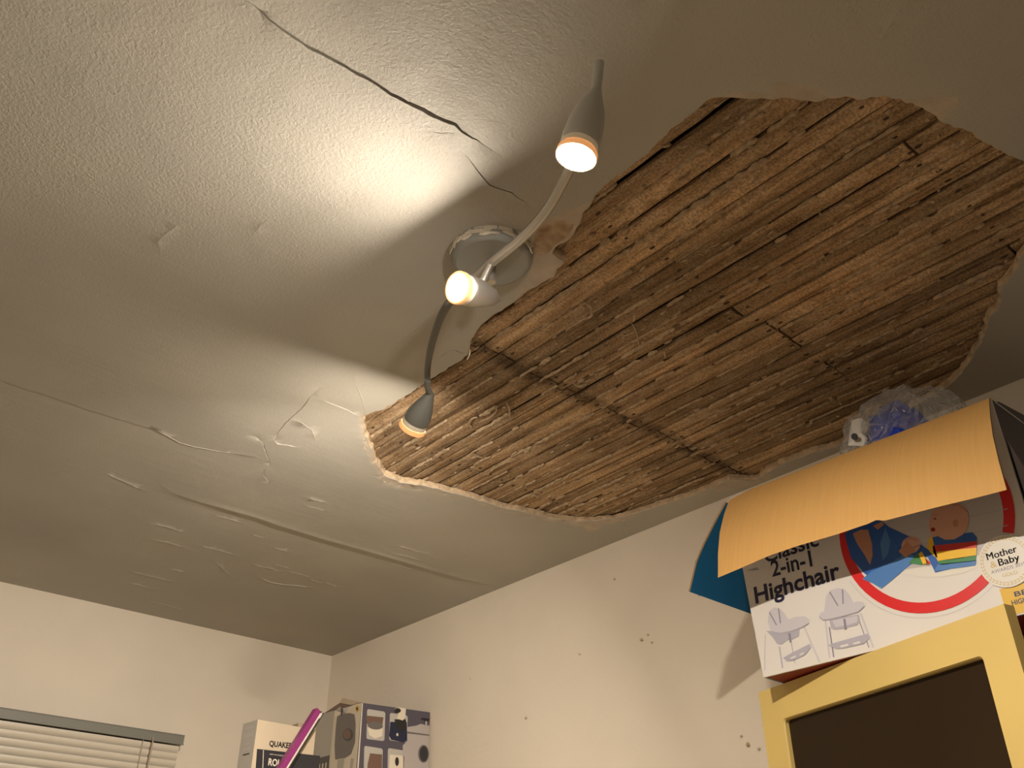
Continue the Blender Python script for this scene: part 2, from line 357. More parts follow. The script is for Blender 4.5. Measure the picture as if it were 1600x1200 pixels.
PATCH_B = [(832,378),(839,360),(855,347),(880,343),(896,350),(889,368),(868,383),(856,396),(845,399),(834,396)]
PATCH_D = [(1096,166),(1108,152),(1135,144),(1155,141),(1180,143),(1210,145),(1209,127),(1222,126),(1245,131),(1260,129),(1272,137),(1289,140),(1287,147),(1320,148),(1345,149),(1320,158),(1240,160),(1160,162),(1110,166)]
PATCH_E = [(1400,154),(1420,152),(1436,154),(1450,150),(1495,149),(1497,159),(1486,174),(1474,190),(1455,185),(1425,172),(1400,160)]
PATCH_F = [(880,812),(895,822),(912,824),(918,831),(934,829),(946,820),(975,815),(1000,806),(960,806),(900,806)]
PATCH_G = [(1115,765),(1125,770),(1140,762),(1160,764),(1185,757),(1205,748),(1200,738),(1175,742),(1130,750)]
PATCH_H = [(560,655),(566,647),(572,656),(573,690),(583,716),(598,742),(626,756),(664,762),(700,772),(700,775),(680,770),(664,766),(640,764),(622,761),(608,758),(594,748),(588,735),(579,722),(570,700),(564,680),(562,668)]
PATCH_I = [(700,775),(750,785),(790,798),(842,808),(900,819),(900,820),(870,816),(840,811),(815,806),(788,800),(760,793),(745,785),(700,777)]
patches = [(rough_line([P2(*p) for p in pl], .008, .003, 10+i, True), mt, up) for i, (pl, mt, up) in enumerate([
  (PATCH_A, 'base', .0016), (PATCH_B, 'rust', .003), (PATCH_D, 'base', .0018), (PATCH_E, 'base', .0018), (PATCH_F, 'base', .002), (PATCH_G, 'base', .002), (PATCH_H, 'base', .002), (PATCH_I, 'base', .002)])]
# cracks: (pixel polyline, half width in metres, height of the middle (+ up into the plaster, - down), lip on one side, reach of the lip)
CR = [
 ([(360,-8),(385,8),(405,22),(420,33),(450,55),(480,75),(520,95),(560,117),(590,133),(612,146),(640,161),(670,176),(695,187),(712,193),(722,205),(745,219),(765,232),(785,243)],
   [(0,.0018,.010),(.12,.0018,.010),(.17,.0008,.0035),(.47,.0008,.0035),(.53,.0018,.010),(.64,.0026,.015),(.78,.0030,.016),(.80,.0032,.016),(.84,.0013,.008),(1,.0008,.004)], 1, .0025, .08),
 ([(673,204),(688,206),(698,205),(710,207)], .0009, .004, 0, .02),
 ([(725,240),(742,258),(755,276),(765,287),(775,291),(800,299),(812,309),(828,320)], .0010, .006, .0008, .04),
 ([(-90,566),(-20,588),(0,595),(40,609),(80,621),(130,639),(180,654),(230,669),(262,681),(280,691),(300,697),(350,706),(400,712)], [(0,.0017,.007),(.6,.0016,.006),(.68,.0020,-.001),(1,.0018,-.0008)], 1, -.0016, .05),
 ([(245,752),(265,768),(300,780),(350,793),(400,806),(450,824),(500,840),(560,857),(640,880),(720,904),(800,922)], .016, -.0022, -.0060, .12),
 ([(165,741),(195,754),(222,766)], .0025, -.0016, -.001, .03),
 ([(237,818),(262,822),(285,830)], .0025, -.0016, -.0015, .03),
 ([(240,842),(262,846),(290,855)], .002, -.0012, 0, .03),
 ([(200,891),(235,900),(270,909)], .0025, -.0015, -.002, .03),
 ([(335,876),(348,888),(362,902)], .003, -.0018, 0, .03),
 ([(405,903),(425,911),(445,914),(468,916),(490,919)], .0032, -.003, -.001, .03),
 ([(508,911),(527,917)], .0022, -.0018, 0, .02),
 ([(553,590),(556,602),(563,618),(568,636),(571,650)], .0022, -.0022, 0, .02),
 ([(505,627),(530,637),(548,645),(563,652)], .0024, -.0026, -.001, .02),
 ([(500,607),(486,620),(470,640),(455,652),(444,663),(432,678),(430,688)], .0020, .0022, .0018, .02),
 ([(430,688),(433,692),(450,694),(464,697)], .0022, -.002, 0, .02),
 ([(455,655),(470,660),(486,670),(492,684)], .0016, -.0012, 0, .02),
 ([(400,682),(412,692),(416,705),(421,718),(421,727)], .0014, .003, .001, .02),
 ([(412,734),(413,742),(420,751)], .0014, .003, .001, .02),
 ([(684,487),(665,501),(652,514),(632,528),(613,543),(608,556),(597,566),(582,577)], .0022, -.002, .001, .02),
 ([(250,390),(246,378),(262,362),(280,350)], .002, -.0009, 0, .02),
 ([(398,364),(408,352),(416,345)], .002, -.0009, 0, .02),
 ([(1398,24),(1385,42),(1376,60)], .002, -.001, 0, .02),
 ([(683,562),(700,551),(712,549),(722,553),(735,552)], .0012, .003, .001, .02),
]
rz = random.Random(12)
for _ in range(16):      # short trowel scrapes over the old repair near the far wall
    ax_, ay_ = rz.uniform(190, 620), rz.uniform(770, 940); l_ = rz.uniform(18, 60)
    CR.append(([(ax_, ay_), (ax_+l_*.5, ay_+l_*.13+rz.uniform(-1, 1)), (ax_+l_, ay_+l_*.27)], .0018, -.0014, rz.choice([0, -.0008]), .02))
cracks = []
for i, (pl, wd, hg, lip, reach) in enumerate(CR):
    wide = not isinstance(wd, list) and wd > .006
    pts = rough_line([P2(*p) for p in pl], .008 if not wide else .02, .0016 if not wide else .001, 50+i)
    if not isinstance(wd, list): wd = [(0, wd, hg), (1, wd, hg)] if not wide else [(0, wd*.3, 0), (.25, wd, hg), (.8, wd, hg), (1, wd*.4, 0)]
    if wd[0][2] < 0 and not wide: wd = [(q[0], q[1]*.9, q[2]*.6) for q in wd]
    T_ = np.array([q[0] for q in wd]); W2 = np.array([q[1] for q in wd]); H2 = np.array([q[2] for q in wd])
    cracks.append((pts, (T_, W2), (T_, H2), lip, reach))
pv, pe = [], []
def add_chain(pts, closed=False):
    o = len(pv); pv.extend(Vector(p) for p in pts)
    for i in range(len(pts)-1): pe.append((o+i, o+i+1))
    if closed: pe.append((o+len(pts)-1, o))
add_chain([(XL, YF), (XR, YF), (XR, YB), (XL, YB)], True)
add_chain(hole, True)
for pl, _, _ in patches: add_chain(pl, True)
for pts, wd, hg, lip, reach in cracks:
    n = len(pts); left, right, l2, r2 = [], [], [], []
    for i, p in enumerate(pts):
        a = Vector(pts[max(0, i-1)]); b = Vector(pts[min(n-1, i+1)]); t = (b-a).normalized(); nr = Vector((-t.y, t.x))
        k = min(1, .15+1.3*min(i, n-1-i)/max(1, n*.5)); k *= .75+.5*abs(noise.noise(Vector((p[0]*40, p[1]*40, 2))))
        w_ = float(np.interp(i/(n-1), *wd))*k
        left.append(tuple(Vector(p)+nr*w_)); right.append(tuple(Vector(p)-nr*w_)); l2.append(tuple(Vector(p)+nr*w_*.5)); r2.append(tuple(Vector(p)-nr*w_*.5))
    add_chain(pts); add_chain(left); add_chain(right)
    if wd[1].max() > .006: add_chain(l2); add_chain(r2)
rg = random.Random(3)
y = YF+.05
while y < YB-.03:
    fine = y > .02; x = XL+.05
    while x < XR-.015:
        st = .022 if (fine and x > -.15) else .11
        pv.append(Vector((x+rg.uniform(-.2, .2)*st, y+rg.uniform(-.2, .2)*st))); x += st
    y += .022 if fine else .11
res = geometry.delaunay_2d_cdt(pv, pe, [], 0, 1e-6)
cv = np.array([(v.x, v.y) for v in res[0]]); cf = res[2]
def seg_dist(P, pts):
    best = np.full(len(P), 9.); side = np.zeros(len(P)); par = np.zeros(len(P)); n = len(pts)
    for i in range(n-1):
        a = np.array(pts[i]); b = np.array(pts[i+1]); d = b-a; L2 = d@d+1e-12
        t = np.clip(((P-a)@d)/L2, 0, 1); q = a+t[:, None]*d; dd = np.hypot(*(P-q).T)
        s = np.sign(d[0]*(P[:, 1]-a[1])-d[1]*(P[:, 0]-a[0])); m_ = dd < best
        best[m_] = dd[m_]; side[m_] = s[m_]; par[m_] = (i+t[m_])/(n-1)
    return best, side, par
def inside(P, poly):
    x, y = P[:, 0], P[:, 1]; r = np.zeros(len(P), bool); n = len(poly); j = n-1
    for i in range(n):
        xi, yi = poly[i]; xj, yj = poly[j]
        if yi != yj: r ^= ((yi > y) != (yj > y)) & (x < (xj-xi)*(y-yi)/(yj-yi)+xi)
        j = i
    return r
up = np.array([noise.noise(Vector((x*1.7, y*1.7, 0)))*.006+noise.noise(Vector((x*5, y*5, 4)))*.0016+noise.noise(Vector((x*14, y*14, 7)))*.0005 for x, y in cv])
edge_fade = np.clip(np.minimum.reduce([XR-cv[:, 0], YB-cv[:, 1], cv[:, 0]-XL, cv[:, 1]-YF])/.05, 0, 1)
for pts, wd, hg, lip, reach in cracks:
    d, sd, pr = seg_dist(cv, pts)
    tap = np.clip(np.minimum(pr, 1-pr)*6, .25, 1)
    wv, hv = np.interp(pr, *wd), np.interp(pr, *hg); big = wd[1].max() > .006
    up += hv*(np.clip(1-(d/wv)**2, 0, 1)**2 if big else np.clip(1-d/wv, 0, 1)*(d < wv*.35))*tap
    if lip:
        lp = lip*np.exp(-d/reach)*tap*(np.clip(d/wv, 0, 1) if big else np.where(d < wv*.3, .5, 1))
        up -= np.where(sd > 0, 1, 0)*lp*(d < reach*4)*np.clip(np.minimum(pr, 1-pr)*12, 0, 1)
rg = random.Random(8)
for _ in range(46):   # small pimples and chips in the paint
    q = P2(rg.uniform(20, 760), rg.uniform(20, 800)); a = rg.choice([-.002, -.0025, .002]); d = np.hypot(cv[:, 0]-q[0], cv[:, 1]-q[1]); k = int(np.argmin(d)); up[k] += a*.6
up *= edge_fade
cen = np.array([cv[list(f)].mean(0) for f in cf])
inh = inside(cen, hole); fm = np.zeros(len(cf), int)
for k, (pl, mt, u_) in enumerate(patches):
    m_ = inside(cen, pl); fm[m_] = 1 if mt == 'base' else 2
    vin = inside(cv, pl); dd, _, _ = seg_dist(cv, pl+[pl[0]]); up[vin & (dd > .0004)] += u_*edge_fade[vin & (dd > .0004)]
cmb = MB(); cmb.mats = [M['ceil'], M['base'], M['rust'], M['broken']]
cmb.v = [(x, y, H+u_) for (x, y), u_ in zip(cv.tolist(), up.tolist())]
for f, ih, k in zip(cf, inh, fm):
    if ih: continue
    a, b, c = f[:3]
    ar = (cv[b][0]-cv[a][0])*(cv[c][1]-cv[a][1])-(cv[b][1]-cv[a][1])*(cv[c][0]-cv[a][0])
    cmb.f.append((a, c, b) if ar > 0 else (a, b, c)); cmb.m.append(int(k))
# broken thickness of the plaster around the hole
n = len(hole); ar = sum(hole[i][0]*hole[(i+1) % n][1]-hole[(i+1) % n][0]*hole[i][1] for i in range(n)); sg = 1 if ar > 0 else -1
ring = [[], [], [], []]
hz = {(round(x, 5), round(y, 5)): u_ for (x, y), u_ in zip(cv.tolist(), up.tolist())}
for i, p in enumerate(hole):
    a, b = Vector(hole[i-2]), Vector(hole[(i+2) % n]); t = (b-a).normalized(); inn = Vector((-t.y, t.x))*sg
    f1 = noise.noise(Vector((p[0]*70, p[1]*70, 11))); f2 = noise.noise(Vector((p[0]*150, p[1]*150, 15)))
    P = Vector(p); z0 = hz.get((round(p[0], 5), round(p[1], 5)), 0)
    for k, (dz, io) in enumerate([(z0, 0), (z0+.0022, .0008+.001*f2), (.007, .0030+.0022*f1+.0015*f2), (.0145, .0030+.004*f1-.002*f2)]):
        q = P+inn*io; ring[k].append((q.x, q.y, H+dz))
for k in range(3):
    cmb.add(ring[k]+ring[k+1], [(i, i+n, (i+1) % n+n, (i+1) % n) if sg > 0 else (i, (i+1) % n, (i+1) % n+n, i+n) for i in range(n)], M['broken'] if k else M['base'])
ceiling = struct(cmb, 'ceiling')
ceiling.data.shade_smooth()
try: ceiling.data.set_sharp_from_angle(angle=math.radians(32))
except Exception: pass

# ------------------------------------------------------------------ laths, nails, plaster keys, joists and boards above
gaps = [.912,.962,1.012,1.063,1.115,1.167,1.219,1.272,1.321,1.373,1.421,1.452,1.490,1.5385,1.589,1.638,1.690,1.742,1.793,1.838,1.880,1.925,1.968,2.011,2.057,2.105,2.155,2.205]
gaps = [g*.8 for g in gaps]
JO = [-.06, .345, .744, 1.146, 1.545]
hp = np.array(hole)
def yrange(x0, x1):
    m_ = (hp[:, 0] > x0-.02) & (hp[:, 0] < x1+.02)
    if not m_.any(): return None
    return hp[m_, 1].min()-.025, hp[m_, 1].max()+.025
rl = random.Random(21); nailmesh = None; prev = None; LZ = H+.0155
def lath(x0, x1, y0, y1, zb):
    mb = MB(); n = max(3, int((y1-y0)/.014)); s1, s2 = rl.uniform(0, 99), rl.uniform(0, 99); th = .007
    tilt = rl.uniform(-.0012, .0012); vs = []
    for i in range(n+1):
        y = y0+(y1-y0)*i/n
        wl = noise.noise(Vector((s1, y*3, 0)))*.0018+noise.noise(Vector((s1, y*22, 3)))*.0010
        wr = noise.noise(Vector((s2, y*3, 0)))*.0018+noise.noise(Vector((s2, y*22, 3)))*.0010
        a, b = x0+wl, x1+wr; bow = noise.noise(Vector((s1+s2, y*2.5, 1)))*.0014
        for k, (u_, dz) in enumerate([(0, .0016), (.06, .0002), (.36, 0), (.68, 0), (.94, .0002), (1, .0016)]):
            zz = zb+bow+dz+(u_-.5)*tilt*2+noise.noise(Vector((s1+u_*4, y*16, k)))*.0012+noise.noise(Vector((s1+u_*9, y*70, k)))*.0006
            vs.append((a+(b-a)*u_, y, zz))
        vs.append((b, y, zb+th)); vs.append((a, y, zb+th))
    m_ = 8; fs = []
    for i in range(n):
        for k in range(m_): fs.append((i*m_+k, (i+1)*m_+k, (i+1)*m_+(k+1) % m_, i*m_+(k+1) % m_))
    fs += [tuple(range(m_)), tuple(n*m_+k for k in range(m_))[::-1]]
    mb.add(vs, fs, M['lath'])
    o = mb.obj('lath', ceiling); o.data.shade_smooth()
    try: o.data.set_sharp_from_angle(angle=math.radians(50))
    except Exception: pass
    return o
def nail(x, y, z, par):
    mb = MB(); r = rl.uniform(.0022, .0036); k = rl.uniform(1.3, 2.2); ns = 8
    vs = [(x+math.cos(t)*r*j, y+math.sin(t)*r*k*j, z-dz) for j, dz in ((1, 0), (.75, .0009)) for t in [2*math.pi*q/ns for q in range(ns)]]
    mb.add(vs, [(q, (q+1) % ns, (q+1) % ns+ns, q+ns) for q in range(ns)]+[tuple(range(ns, 2*ns))], M['nail'])
    mb.obj('nail', par)
for i in range(len(gaps)-1):
    x0, x1 = gaps[i]+rl.uniform(.0014, .0036), gaps[i+1]-rl.uniform(.0014, .0036)
    yr = yrange(x0, x1)
    if not yr: continue
    cuts = [yr[0]]
    if rl.random() < .85: cuts.append(1.146+rl.uniform(-.012, .012))
    if rl.random() < .22: cuts.append(.744+rl.uniform(-.01, .01))
    elif rl.random() < .25: cuts.append(.345+rl.uniform(-.01, .01))
    elif rl.random() < .2: cuts.append(1.545+rl.uniform(-.01, .01))
    cuts = sorted(c for c in cuts if yr[0] <= c < yr[1]-.05)+[yr[1]]
    for a, b in zip(cuts, cuts[1:]):
        if b-a < .06: continue
        dx = rl.uniform(-.0014, .0014); zb = LZ+rl.uniform(-.0012, .0022)
        o = lath(x0+dx, x1+dx, a+(.002 if a != yr[0] else 0), b-(rl.uniform(.0005, .003) if b != yr[1] else 0), zb)
        for j in JO:
            for yy in ([j] if min(abs(j-a), abs(j-b)) > .03 else [a+.012 if abs(j-a) < .03 else b-.016]):
                if a < yy < b: nail(.5*(x0+x1)+rl.uniform(-.005, .005), yy+rl.uniform(-.008, .008), zb-.0002, o)
kb = MB()
for i in range(1, len(gaps)-1):
    g = gaps[i]; yr = yrange(g-.01, g+.01)
    if not yr: continue
    y = yr[0]
    while y < yr[1]:
        L = rl.choice([rl.uniform(.02, .06), rl.uniform(.05, .19)]); fill = rl.random() < (.52 if y > .5 else .36)
        if fill:
            n = max(3, int(L/.0045)); s = rl.uniform(0, 99); wd0 = rl.uniform(.0030, .0058); zp = LZ-rl.uniform(.0002, .0032)+(.0035 if rl.random() < .4 else 0); vs = []
            for k in range(n+1):
                yy = y+L*k/n; e = min(1, min(k, n-k)/2.+.25)
                wd = wd0*e*(1+.55*noise.noise(Vector((s, yy*90, 0)))); cx = g+noise.noise(Vector((s, yy*35, 5)))*.0025
                for q, (uu, dz) in enumerate([(-1, .0035), (-.62, .0004), (0, -.0006), (.62, .0004), (1, .0035)]):
                    vs.append((cx+uu*wd*(1+.3*noise.noise(Vector((s+q, yy*130, 2)))), yy, zp+dz+noise.noise(Vector((s+q*3, yy*140, 9)))*.0022))
            kb.add(vs, [(k*5+q, (k+1)*5+q, (k+1)*5+q+1, k*5+q+1) for k in range(n) for q in range(4)], M['key'])
        y += L+(rl.uniform(.004, .02) if fill else 0)
# crumbs of lime stuck flat on the laths
for _ in range(420):
    i = rl.randrange(1, len(gaps)-1); x = gaps[i]+rl.uniform(-.5, .5)*.036; yr = yrange(x-.01, x+.01)
    if not yr: continue
    y = rl.uniform(*yr); ln, wd = rl.uniform(.004, .022), rl.uniform(.0015, .004); z = LZ+.0005; a = rl.uniform(-.25, .25); n = 7
    pts = []
    for k in range(n):
        t = 2*math.pi*k/n; r = 1+rl.uniform(-.35, .3); px, py = math.cos(t)*wd*r, math.sin(t)*ln*r*.6
        pts.append((x+px*math.cos(a)-py*math.sin(a), y+px*math.sin(a)+py*math.cos(a)))
    kb.add([(p, q, z) for p, q in pts]+[(x+(p-x)*.6, y+(q-y)*.6, z-rl.uniform(.0014, .0035)) for p, q in pts], [(k, (k+1) % n, (k+1) % n+n, k+n) for k in range(n)]+[tuple(range(n, 2*n))], M['key'])
keys = kb.obj('plaster_keys', ceiling); keys['kind'] = 'stuff'; keys.data.shade_smooth(); keys['label'] = 'crumbling plaster keys and lime crumbs squeezed between the laths'
try: keys.data.set_sharp_from_angle(angle=math.radians(45))
except Exception: pass
# splinters and hooks of plaster that hang down
def sliver(pl, wd, z0, z1, m):
    mb = MB(); n = len(pl); pts = [onz(px, py, z0+(z1-z0)*i/(n-1)) for i, (px, py) in enumerate(pl)]
    mb.tube(smoothpath(pts, 3), [wd*(1-.5*abs(i/(3*(n-1))*2-1)) for i in range(3*(n-1)+1)], m, n=6)
    mb.obj('splinter', ceiling)
sliver([(732,541),(734,552),(730,562)], .0018, H+.012, H-.016, M['cream'])
sliver([(791,629),(796,640),(796,658)], .0024, H+.012, H+.006, M['key'])
sliver([(771,634),(776,641),(766,652),(748,660)], .0022, H+.010, H+.011, M['key'])
sliver([(738,668),(733,662),(738,654),(746,652)], .0030, H+.012, H+.004, M['key'])
sliver([(754,715),(745,713),(738,707),(746,703)], .0028, H+.010, H+.012, M['key'])
sliver([(792,722),(770,733),(762,742)], .0022, H+.011, H+.012, M['key'])
sliver([(912,473),(921,478),(925,490),(918,497),(900,500)], .0030, H+.012, H+.006, M['key'])
sliver([(992,490),(990,503)], .0026, H+.013, H+.0, M['key'])
sliver([(1038,548),(1040,560)], .0022, H+.013, H+.002, M['key'])
sliver([(985,502),(995,520),(998,540)], .0018, H+.013, H+.010, M['key'])
sliver([(1280,332),(1284,337)], .002, H+.016, H+.010, M['key'])
sliver([(1331,483),(1335,488)], .002, H+.014, H+.006, M['key'])
sliver([(917,600),(905,604),(896,598)], .0035, H+.012, H+.008, M['key'])
for j in JO: MB().box((.55, j-.022, H+.0245), (XR+.05, j+.022, H+.13), M['joist']).obj('joist', ceiling)
for k in range(12):
    x = .5+k*.115
    MB().box((x, -.35, H+.131), (x+.112, 2.0, H+.15), M['joist']).obj('floorboard', ceiling)

# ------------------------------------------------------------------ ceiling spotlight bar with three heads
BC = Vector((.757, .906, H))
lt = thing('ceiling_spotlight', 'grey three headed spotlight bar with round plate fixed to the ceiling beside the hole', 'ceiling light', BC)
pb = MB(); pb.lathe(BC+Vector((0, 0, .004)), (0, 0, -1), [(0, .0675), (.006, .069), (.020, .066), (.026, .061), (.0275, .057), (.0262, .054), (.0262, 0.001)], M['plate'], n=48)
pl_ = pb.obj('ceiling_plate', lt, smooth=True)
sp = MB(); rs = random.Random(4)
for k in range(64):       # dried filler and paint on the wall of the plate
    a = math.radians(rs.uniform(150, 300)); r = .0682; c = BC+Vector((math.cos(a)*r, math.sin(a)*r, -rs.uniform(.000, .017)))
    t = Vector((-math.sin(a), math.cos(a), 0)); ln = rs.uniform(.004, .014); hh = rs.uniform(.0018, .0065); o_ = Vector((math.cos(a), math.sin(a), 0))
    m_ = 7; vs = [c+t*math.cos(q)*ln*rs.uniform(.7, 1.2)+Vector((0, 0, math.sin(q)*hh*rs.uniform(.7, 1.2)))-o_*.001 for q in [2*math.pi*e/m_ for e in range(m_)]]
    sp.add(vs+[c+(v-c)*.6+o_*.0014 for v in vs], [(e, (e+1) % m_, (e+1) % m_+m_, e+m_) for e in range(m_)]+[tuple(range(m_, 2*m_))], M['spatter'])
sp.obj('paint_spatter', pl_, smooth=True)
hub = onz(767, 411, 2.540)
A = [onz(915,205,2.548), onz(900,242,2.548), onz(880,284,2.545), onz(853,330,2.541), onz(815,372,2.540), hub, onz(735,440,2.538), onz(706,468,2.532), onz(688,497,2.524), onz(674,540,2.512), onz(668,575,2.502), dep(668, 602, 1.652)]
arm = MB().tube(smoothpath(A[:7], 6), .0076, M['steel'], n=16).obj('arm', lt, smooth=True); arm['label'] = 'brushed metal upper half of the curved bar'
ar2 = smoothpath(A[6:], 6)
arm = MB().tube([A[6]+(A[5]-A[6]).normalized()*.004]+ar2, [.0074]+[.0074-.0022*i/(len(ar2)-1) for i in range(len(ar2))], M['shadedmetal'], n=16).obj('arm', lt, smooth=True); arm['label'] = 'lower half of the curved bar, shade painted into its grey'
cap_c = BC+Vector((0, 0, -.024))
MB().tube([cap_c, Vector((cap_c.x, cap_c.y, hub.z-.002))], .007, M['steel'], n=14).obj('hanger', lt, smooth=True)
def head(P, a, Lb, neck, m, lens, tipcone=False, knuckle=None):
    P, a = Vector(P), Vector(a).normalized()
    hb = MB()
    prof = [(-Lb-.004, .0058), (-Lb, .0075), (-Lb*.86, .0125), (-Lb*.70, .0185), (-Lb*.5, .0226), (-Lb*.3, .0240), (-.020, .0238), (-.018, .0225)]
    if lens == 'lens2': prof = [(-Lb-.010, .0060), (-Lb-.005, .0082), (-Lb*.93, .0118), (-Lb*.91, .0124), (-Lb*.72, .0178)]+prof[4:]
    if tipcone: prof = [(-Lb-.018, .0006), (-Lb-.006, .0080), (-Lb+.004, .0145), (-Lb*.72, .0195)]+prof[4:]
    hb.lathe(P, a, prof, m)
    o = hb.obj('lamp_head', lt, smooth=True)
    MB().lathe(P, a, [(-.020, .0226), (-.011, .0236), (-.0085, .0232)], M['collar'], cap0=True, cap1=True).obj('collar', o, smooth=True)
    rg_ = MB(); rg_.lathe(P, a, [(-.0095, .0236), (-.007, .0252), (-.001, .0254), (0, .0245), (0, .0215), (-.004, .0212)], M['ring'], cap0=False, cap1=False).obj('bulb_ring', o, smooth=True)
    k_ = .0065 if lens == 'lens0' else .0012
    MB().lathe(P, a, [(-.004, .0212), (-.0008, .0208), (k_*.45, .0175), (k_*.8, .011), (k_, .0005)], M[lens], cap0=False).obj('bulb', o, smooth=True)
    bw = BEAM_W[int(lens[-1])]
    if bw:
        ld = bpy.data.lights.new('bulb_beam', 'AREA'); ld.shape = 'DISK'; ld.size = .036; ld.energy = bw; ld.color = LAMP_C; ld.spread = math.radians(125)
        lo_ = bpy.data.objects.new('bulb_beam', ld); COL.objects.link(lo_); lo_.rotation_mode = 'QUATERNION'
        lo_.location = P+a*(k_+.0005); lo_.rotation_quaternion = a.to_track_quat('-Z', 'Y'); lo_.parent = o; lo_.matrix_parent_inverse = parent_inv(o)
    if neck:
        pts = [P-a*(Lb-.004 if lens != 'lens2' else Lb+.006)]+[Vector(q) for q in neck]
        MB().tube(smoothpath(pts, 5), [.0084 if lens != 'lens2' else .0062]+[.0066 if lens != 'lens2' else .0056]*(5*(len(pts)-1)), m, n=14).obj('neck', o, smooth=True)
    if knuckle:
        MB().tube([Vector(q) for q in knuckle], .0062, M['steel'], n=12).obj('knuckle', o, smooth=True)
    return o
PU = dep(900, 246, 1.12); NU = dep(931, 143, 1.168)
h1 = head(PU, (PU-NU), (PU-NU).length, [dep(934, 120, 1.176), dep(936, 97, 1.182)], M['greymetal'], 'lens0', knuckle=[onz(913,205,2.546), dep(914, 196, 1.150)])
h1['label'] = 'lit spotlight head pointing down at upper end of the bar'
PM = dep(714, 449, 1.40); aM = Vector((-.95, -.10, -.30)).normalized()
h2 = head(PM, aM, .082, None, M['steel'], 'lens1', tipcone=True, knuckle=[hub, PM-aM*.050+Vector((0, 0, .012))])
h2['label'] = 'lit spotlight head at the middle, turned to the left'
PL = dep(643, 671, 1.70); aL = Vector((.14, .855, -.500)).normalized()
h3 = head(PL, aL, .072, [dep(667.5, 603, 1.654), dep(668, 594, 1.645)], M['shadedmetal'], 'lens2')  # same paint as the other heads, its shade put into the colour
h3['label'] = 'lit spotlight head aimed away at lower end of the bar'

# ------------------------------------------------------------------ yellow wall cupboard with open door
CF = 1.487; ZT = 2.033
cb = thing('wall_cupboard', 'pale yellow wall cupboard with dark panelled door ajar, carrying the highchair carton', 'cupboard', (1.64, .74, 1.30))
y0, y1 = .47, .994
bd = MB()
bd.box((CF, y0, ZT-.018), (XR-.010, y1, ZT), M['yellow']); bd.box((CF, y0, 1.30), (XR-.010, y1, 1.318), M['yellow'])
bd.box((CF, y0, 1.318), (XR-.010, y0+.018, ZT-.018), M['yellow']); bd.box((CF, y1-.018, 1.318), (XR-.010, y1, ZT-.018), M['yellow'])
bd.box((XR-.020, y0+.018, 1.318), (XR-.011, y1-.018, ZT-.018), M['yellow'])
bd.obj('body', cb, bevel=.001)
MB().box((CF+.02, y0+.019, 1.66), (XR-.021, y1-.019, 1.676), M['yellow']).obj('shelf', cb)
th_ = math.radians(15.45); hx = Vector((1.467, .994, ZT)); ed = Vector((-math.sin(th_), -math.cos(th_), 0)); dn = Vector((-ed.y, ed.x, 0))  # dn points back into the cupboard
if dn.x < 0: dn = -dn
def dp(u, z, t): return hx+ed*u+Vector((0, 0, z))+dn*t
DW, DH = .5243, .73
def rrect(u0, u1, z0, z1, r, n=5):
    out = []
    for cx, cz, a0 in ((u1-r, z1-r, 0), (u0+r, z1-r, 90), (u0+r, z0+r, 180), (u1-r, z0+r, 270)):
        out += [(cx+r*math.cos(math.radians(a0+90*k/n)), cz+r*math.sin(math.radians(a0+90*k/n))) for k in range(n+1)]
    return out
def door_frame():
    mb = MB(); inner = rrect(.0515, .4700, -DH+.06, -.0560, .007)
    N = len(inner); outer = []
    for u, z in inner:      # project each inner point to the outer rectangle
        cu, cz = DW/2, -DH/2; du, dz = u-cu, z-cz
        s = min((DW/2)/abs(du) if du else 9, (DH/2)/abs(dz) if dz else 9); outer.append((cu+du*s, cz+dz*s))
    # put exact corners in
    for cu, cz in ((DW, 0), (0, 0), (0, -DH), (DW, -DH)):
        k = min(range(N), key=lambda i: (outer[i][0]-cu)**2+(outer[i][1]-cz)**2); outer[k] = (cu, cz)
    rr = [dp(u, z, 0) for u, z in outer], [dp(u, z, 0) for u, z in inner], [dp(u+(.002 if u < DW/2 else -.002), z+(.002 if z < -DH/2 else -.002), .003) for u, z in inner], [dp(u+(.002 if u < DW/2 else -.002), z+(.002 if z < -DH/2 else -.002), .020) for u, z in inner], [dp(u, z, .020) for u, z in outer]
    for a, b in zip(rr, list(rr[1:])+[rr[0]]):
        mb.add(list(a)+list(b), [(i, (i+1) % N, (i+1) % N+N, i+N) for i in range(N)], M['yellow'])
    return mb
dr = door_frame().obj('door', cb); dr['label'] = 'yellow framed door standing ajar'
MB().hexa([dp(.046, -.052, .011), dp(.476, -.052, .011), dp(.476, -DH+.054, .011), dp(.046, -DH+.054, .011)], [dp(.046, -.052, .015), dp(.476, -.052, .015), dp(.476, -DH+.054, .015), dp(.046, -DH+.054, .015)], M['glass']).obj('panel', dr)['label'] = 'dark brown inset panel'
for zz in (-.09, -.62): MB().tube([dp(.003, zz, .026), dp(.003, zz-.05, .026)], .004, M['steel'], n=8).obj('hinge', cb, smooth=True)
MB().lathe(dp(.497, -.40, 0), -dn, [(0, .006), (.010, .005), (.014, .012), (.022, .012), (.026, .006)], M['steel'], n=20).obj('knob', dr, smooth=True)
jar = thing('tin', 'dark red tin glimpsed on the shelf behind the ajar cupboard door', 'tin', (1.56, .525, 1.676))
MB().lathe((1.56, .525, 1.676), (0, 0, 1), [(0, .030), (.003, .032), (.325, .032), (.328, .030)], M['darkred'], n=28).obj('can', jar, smooth=True)
MB().lathe((1.56, .525, 2.004), (0, 0, 1), [(0, .0325), (.006, .0325), (.007, .030)], M['steel'], n=28).obj('lid', jar, smooth=True)

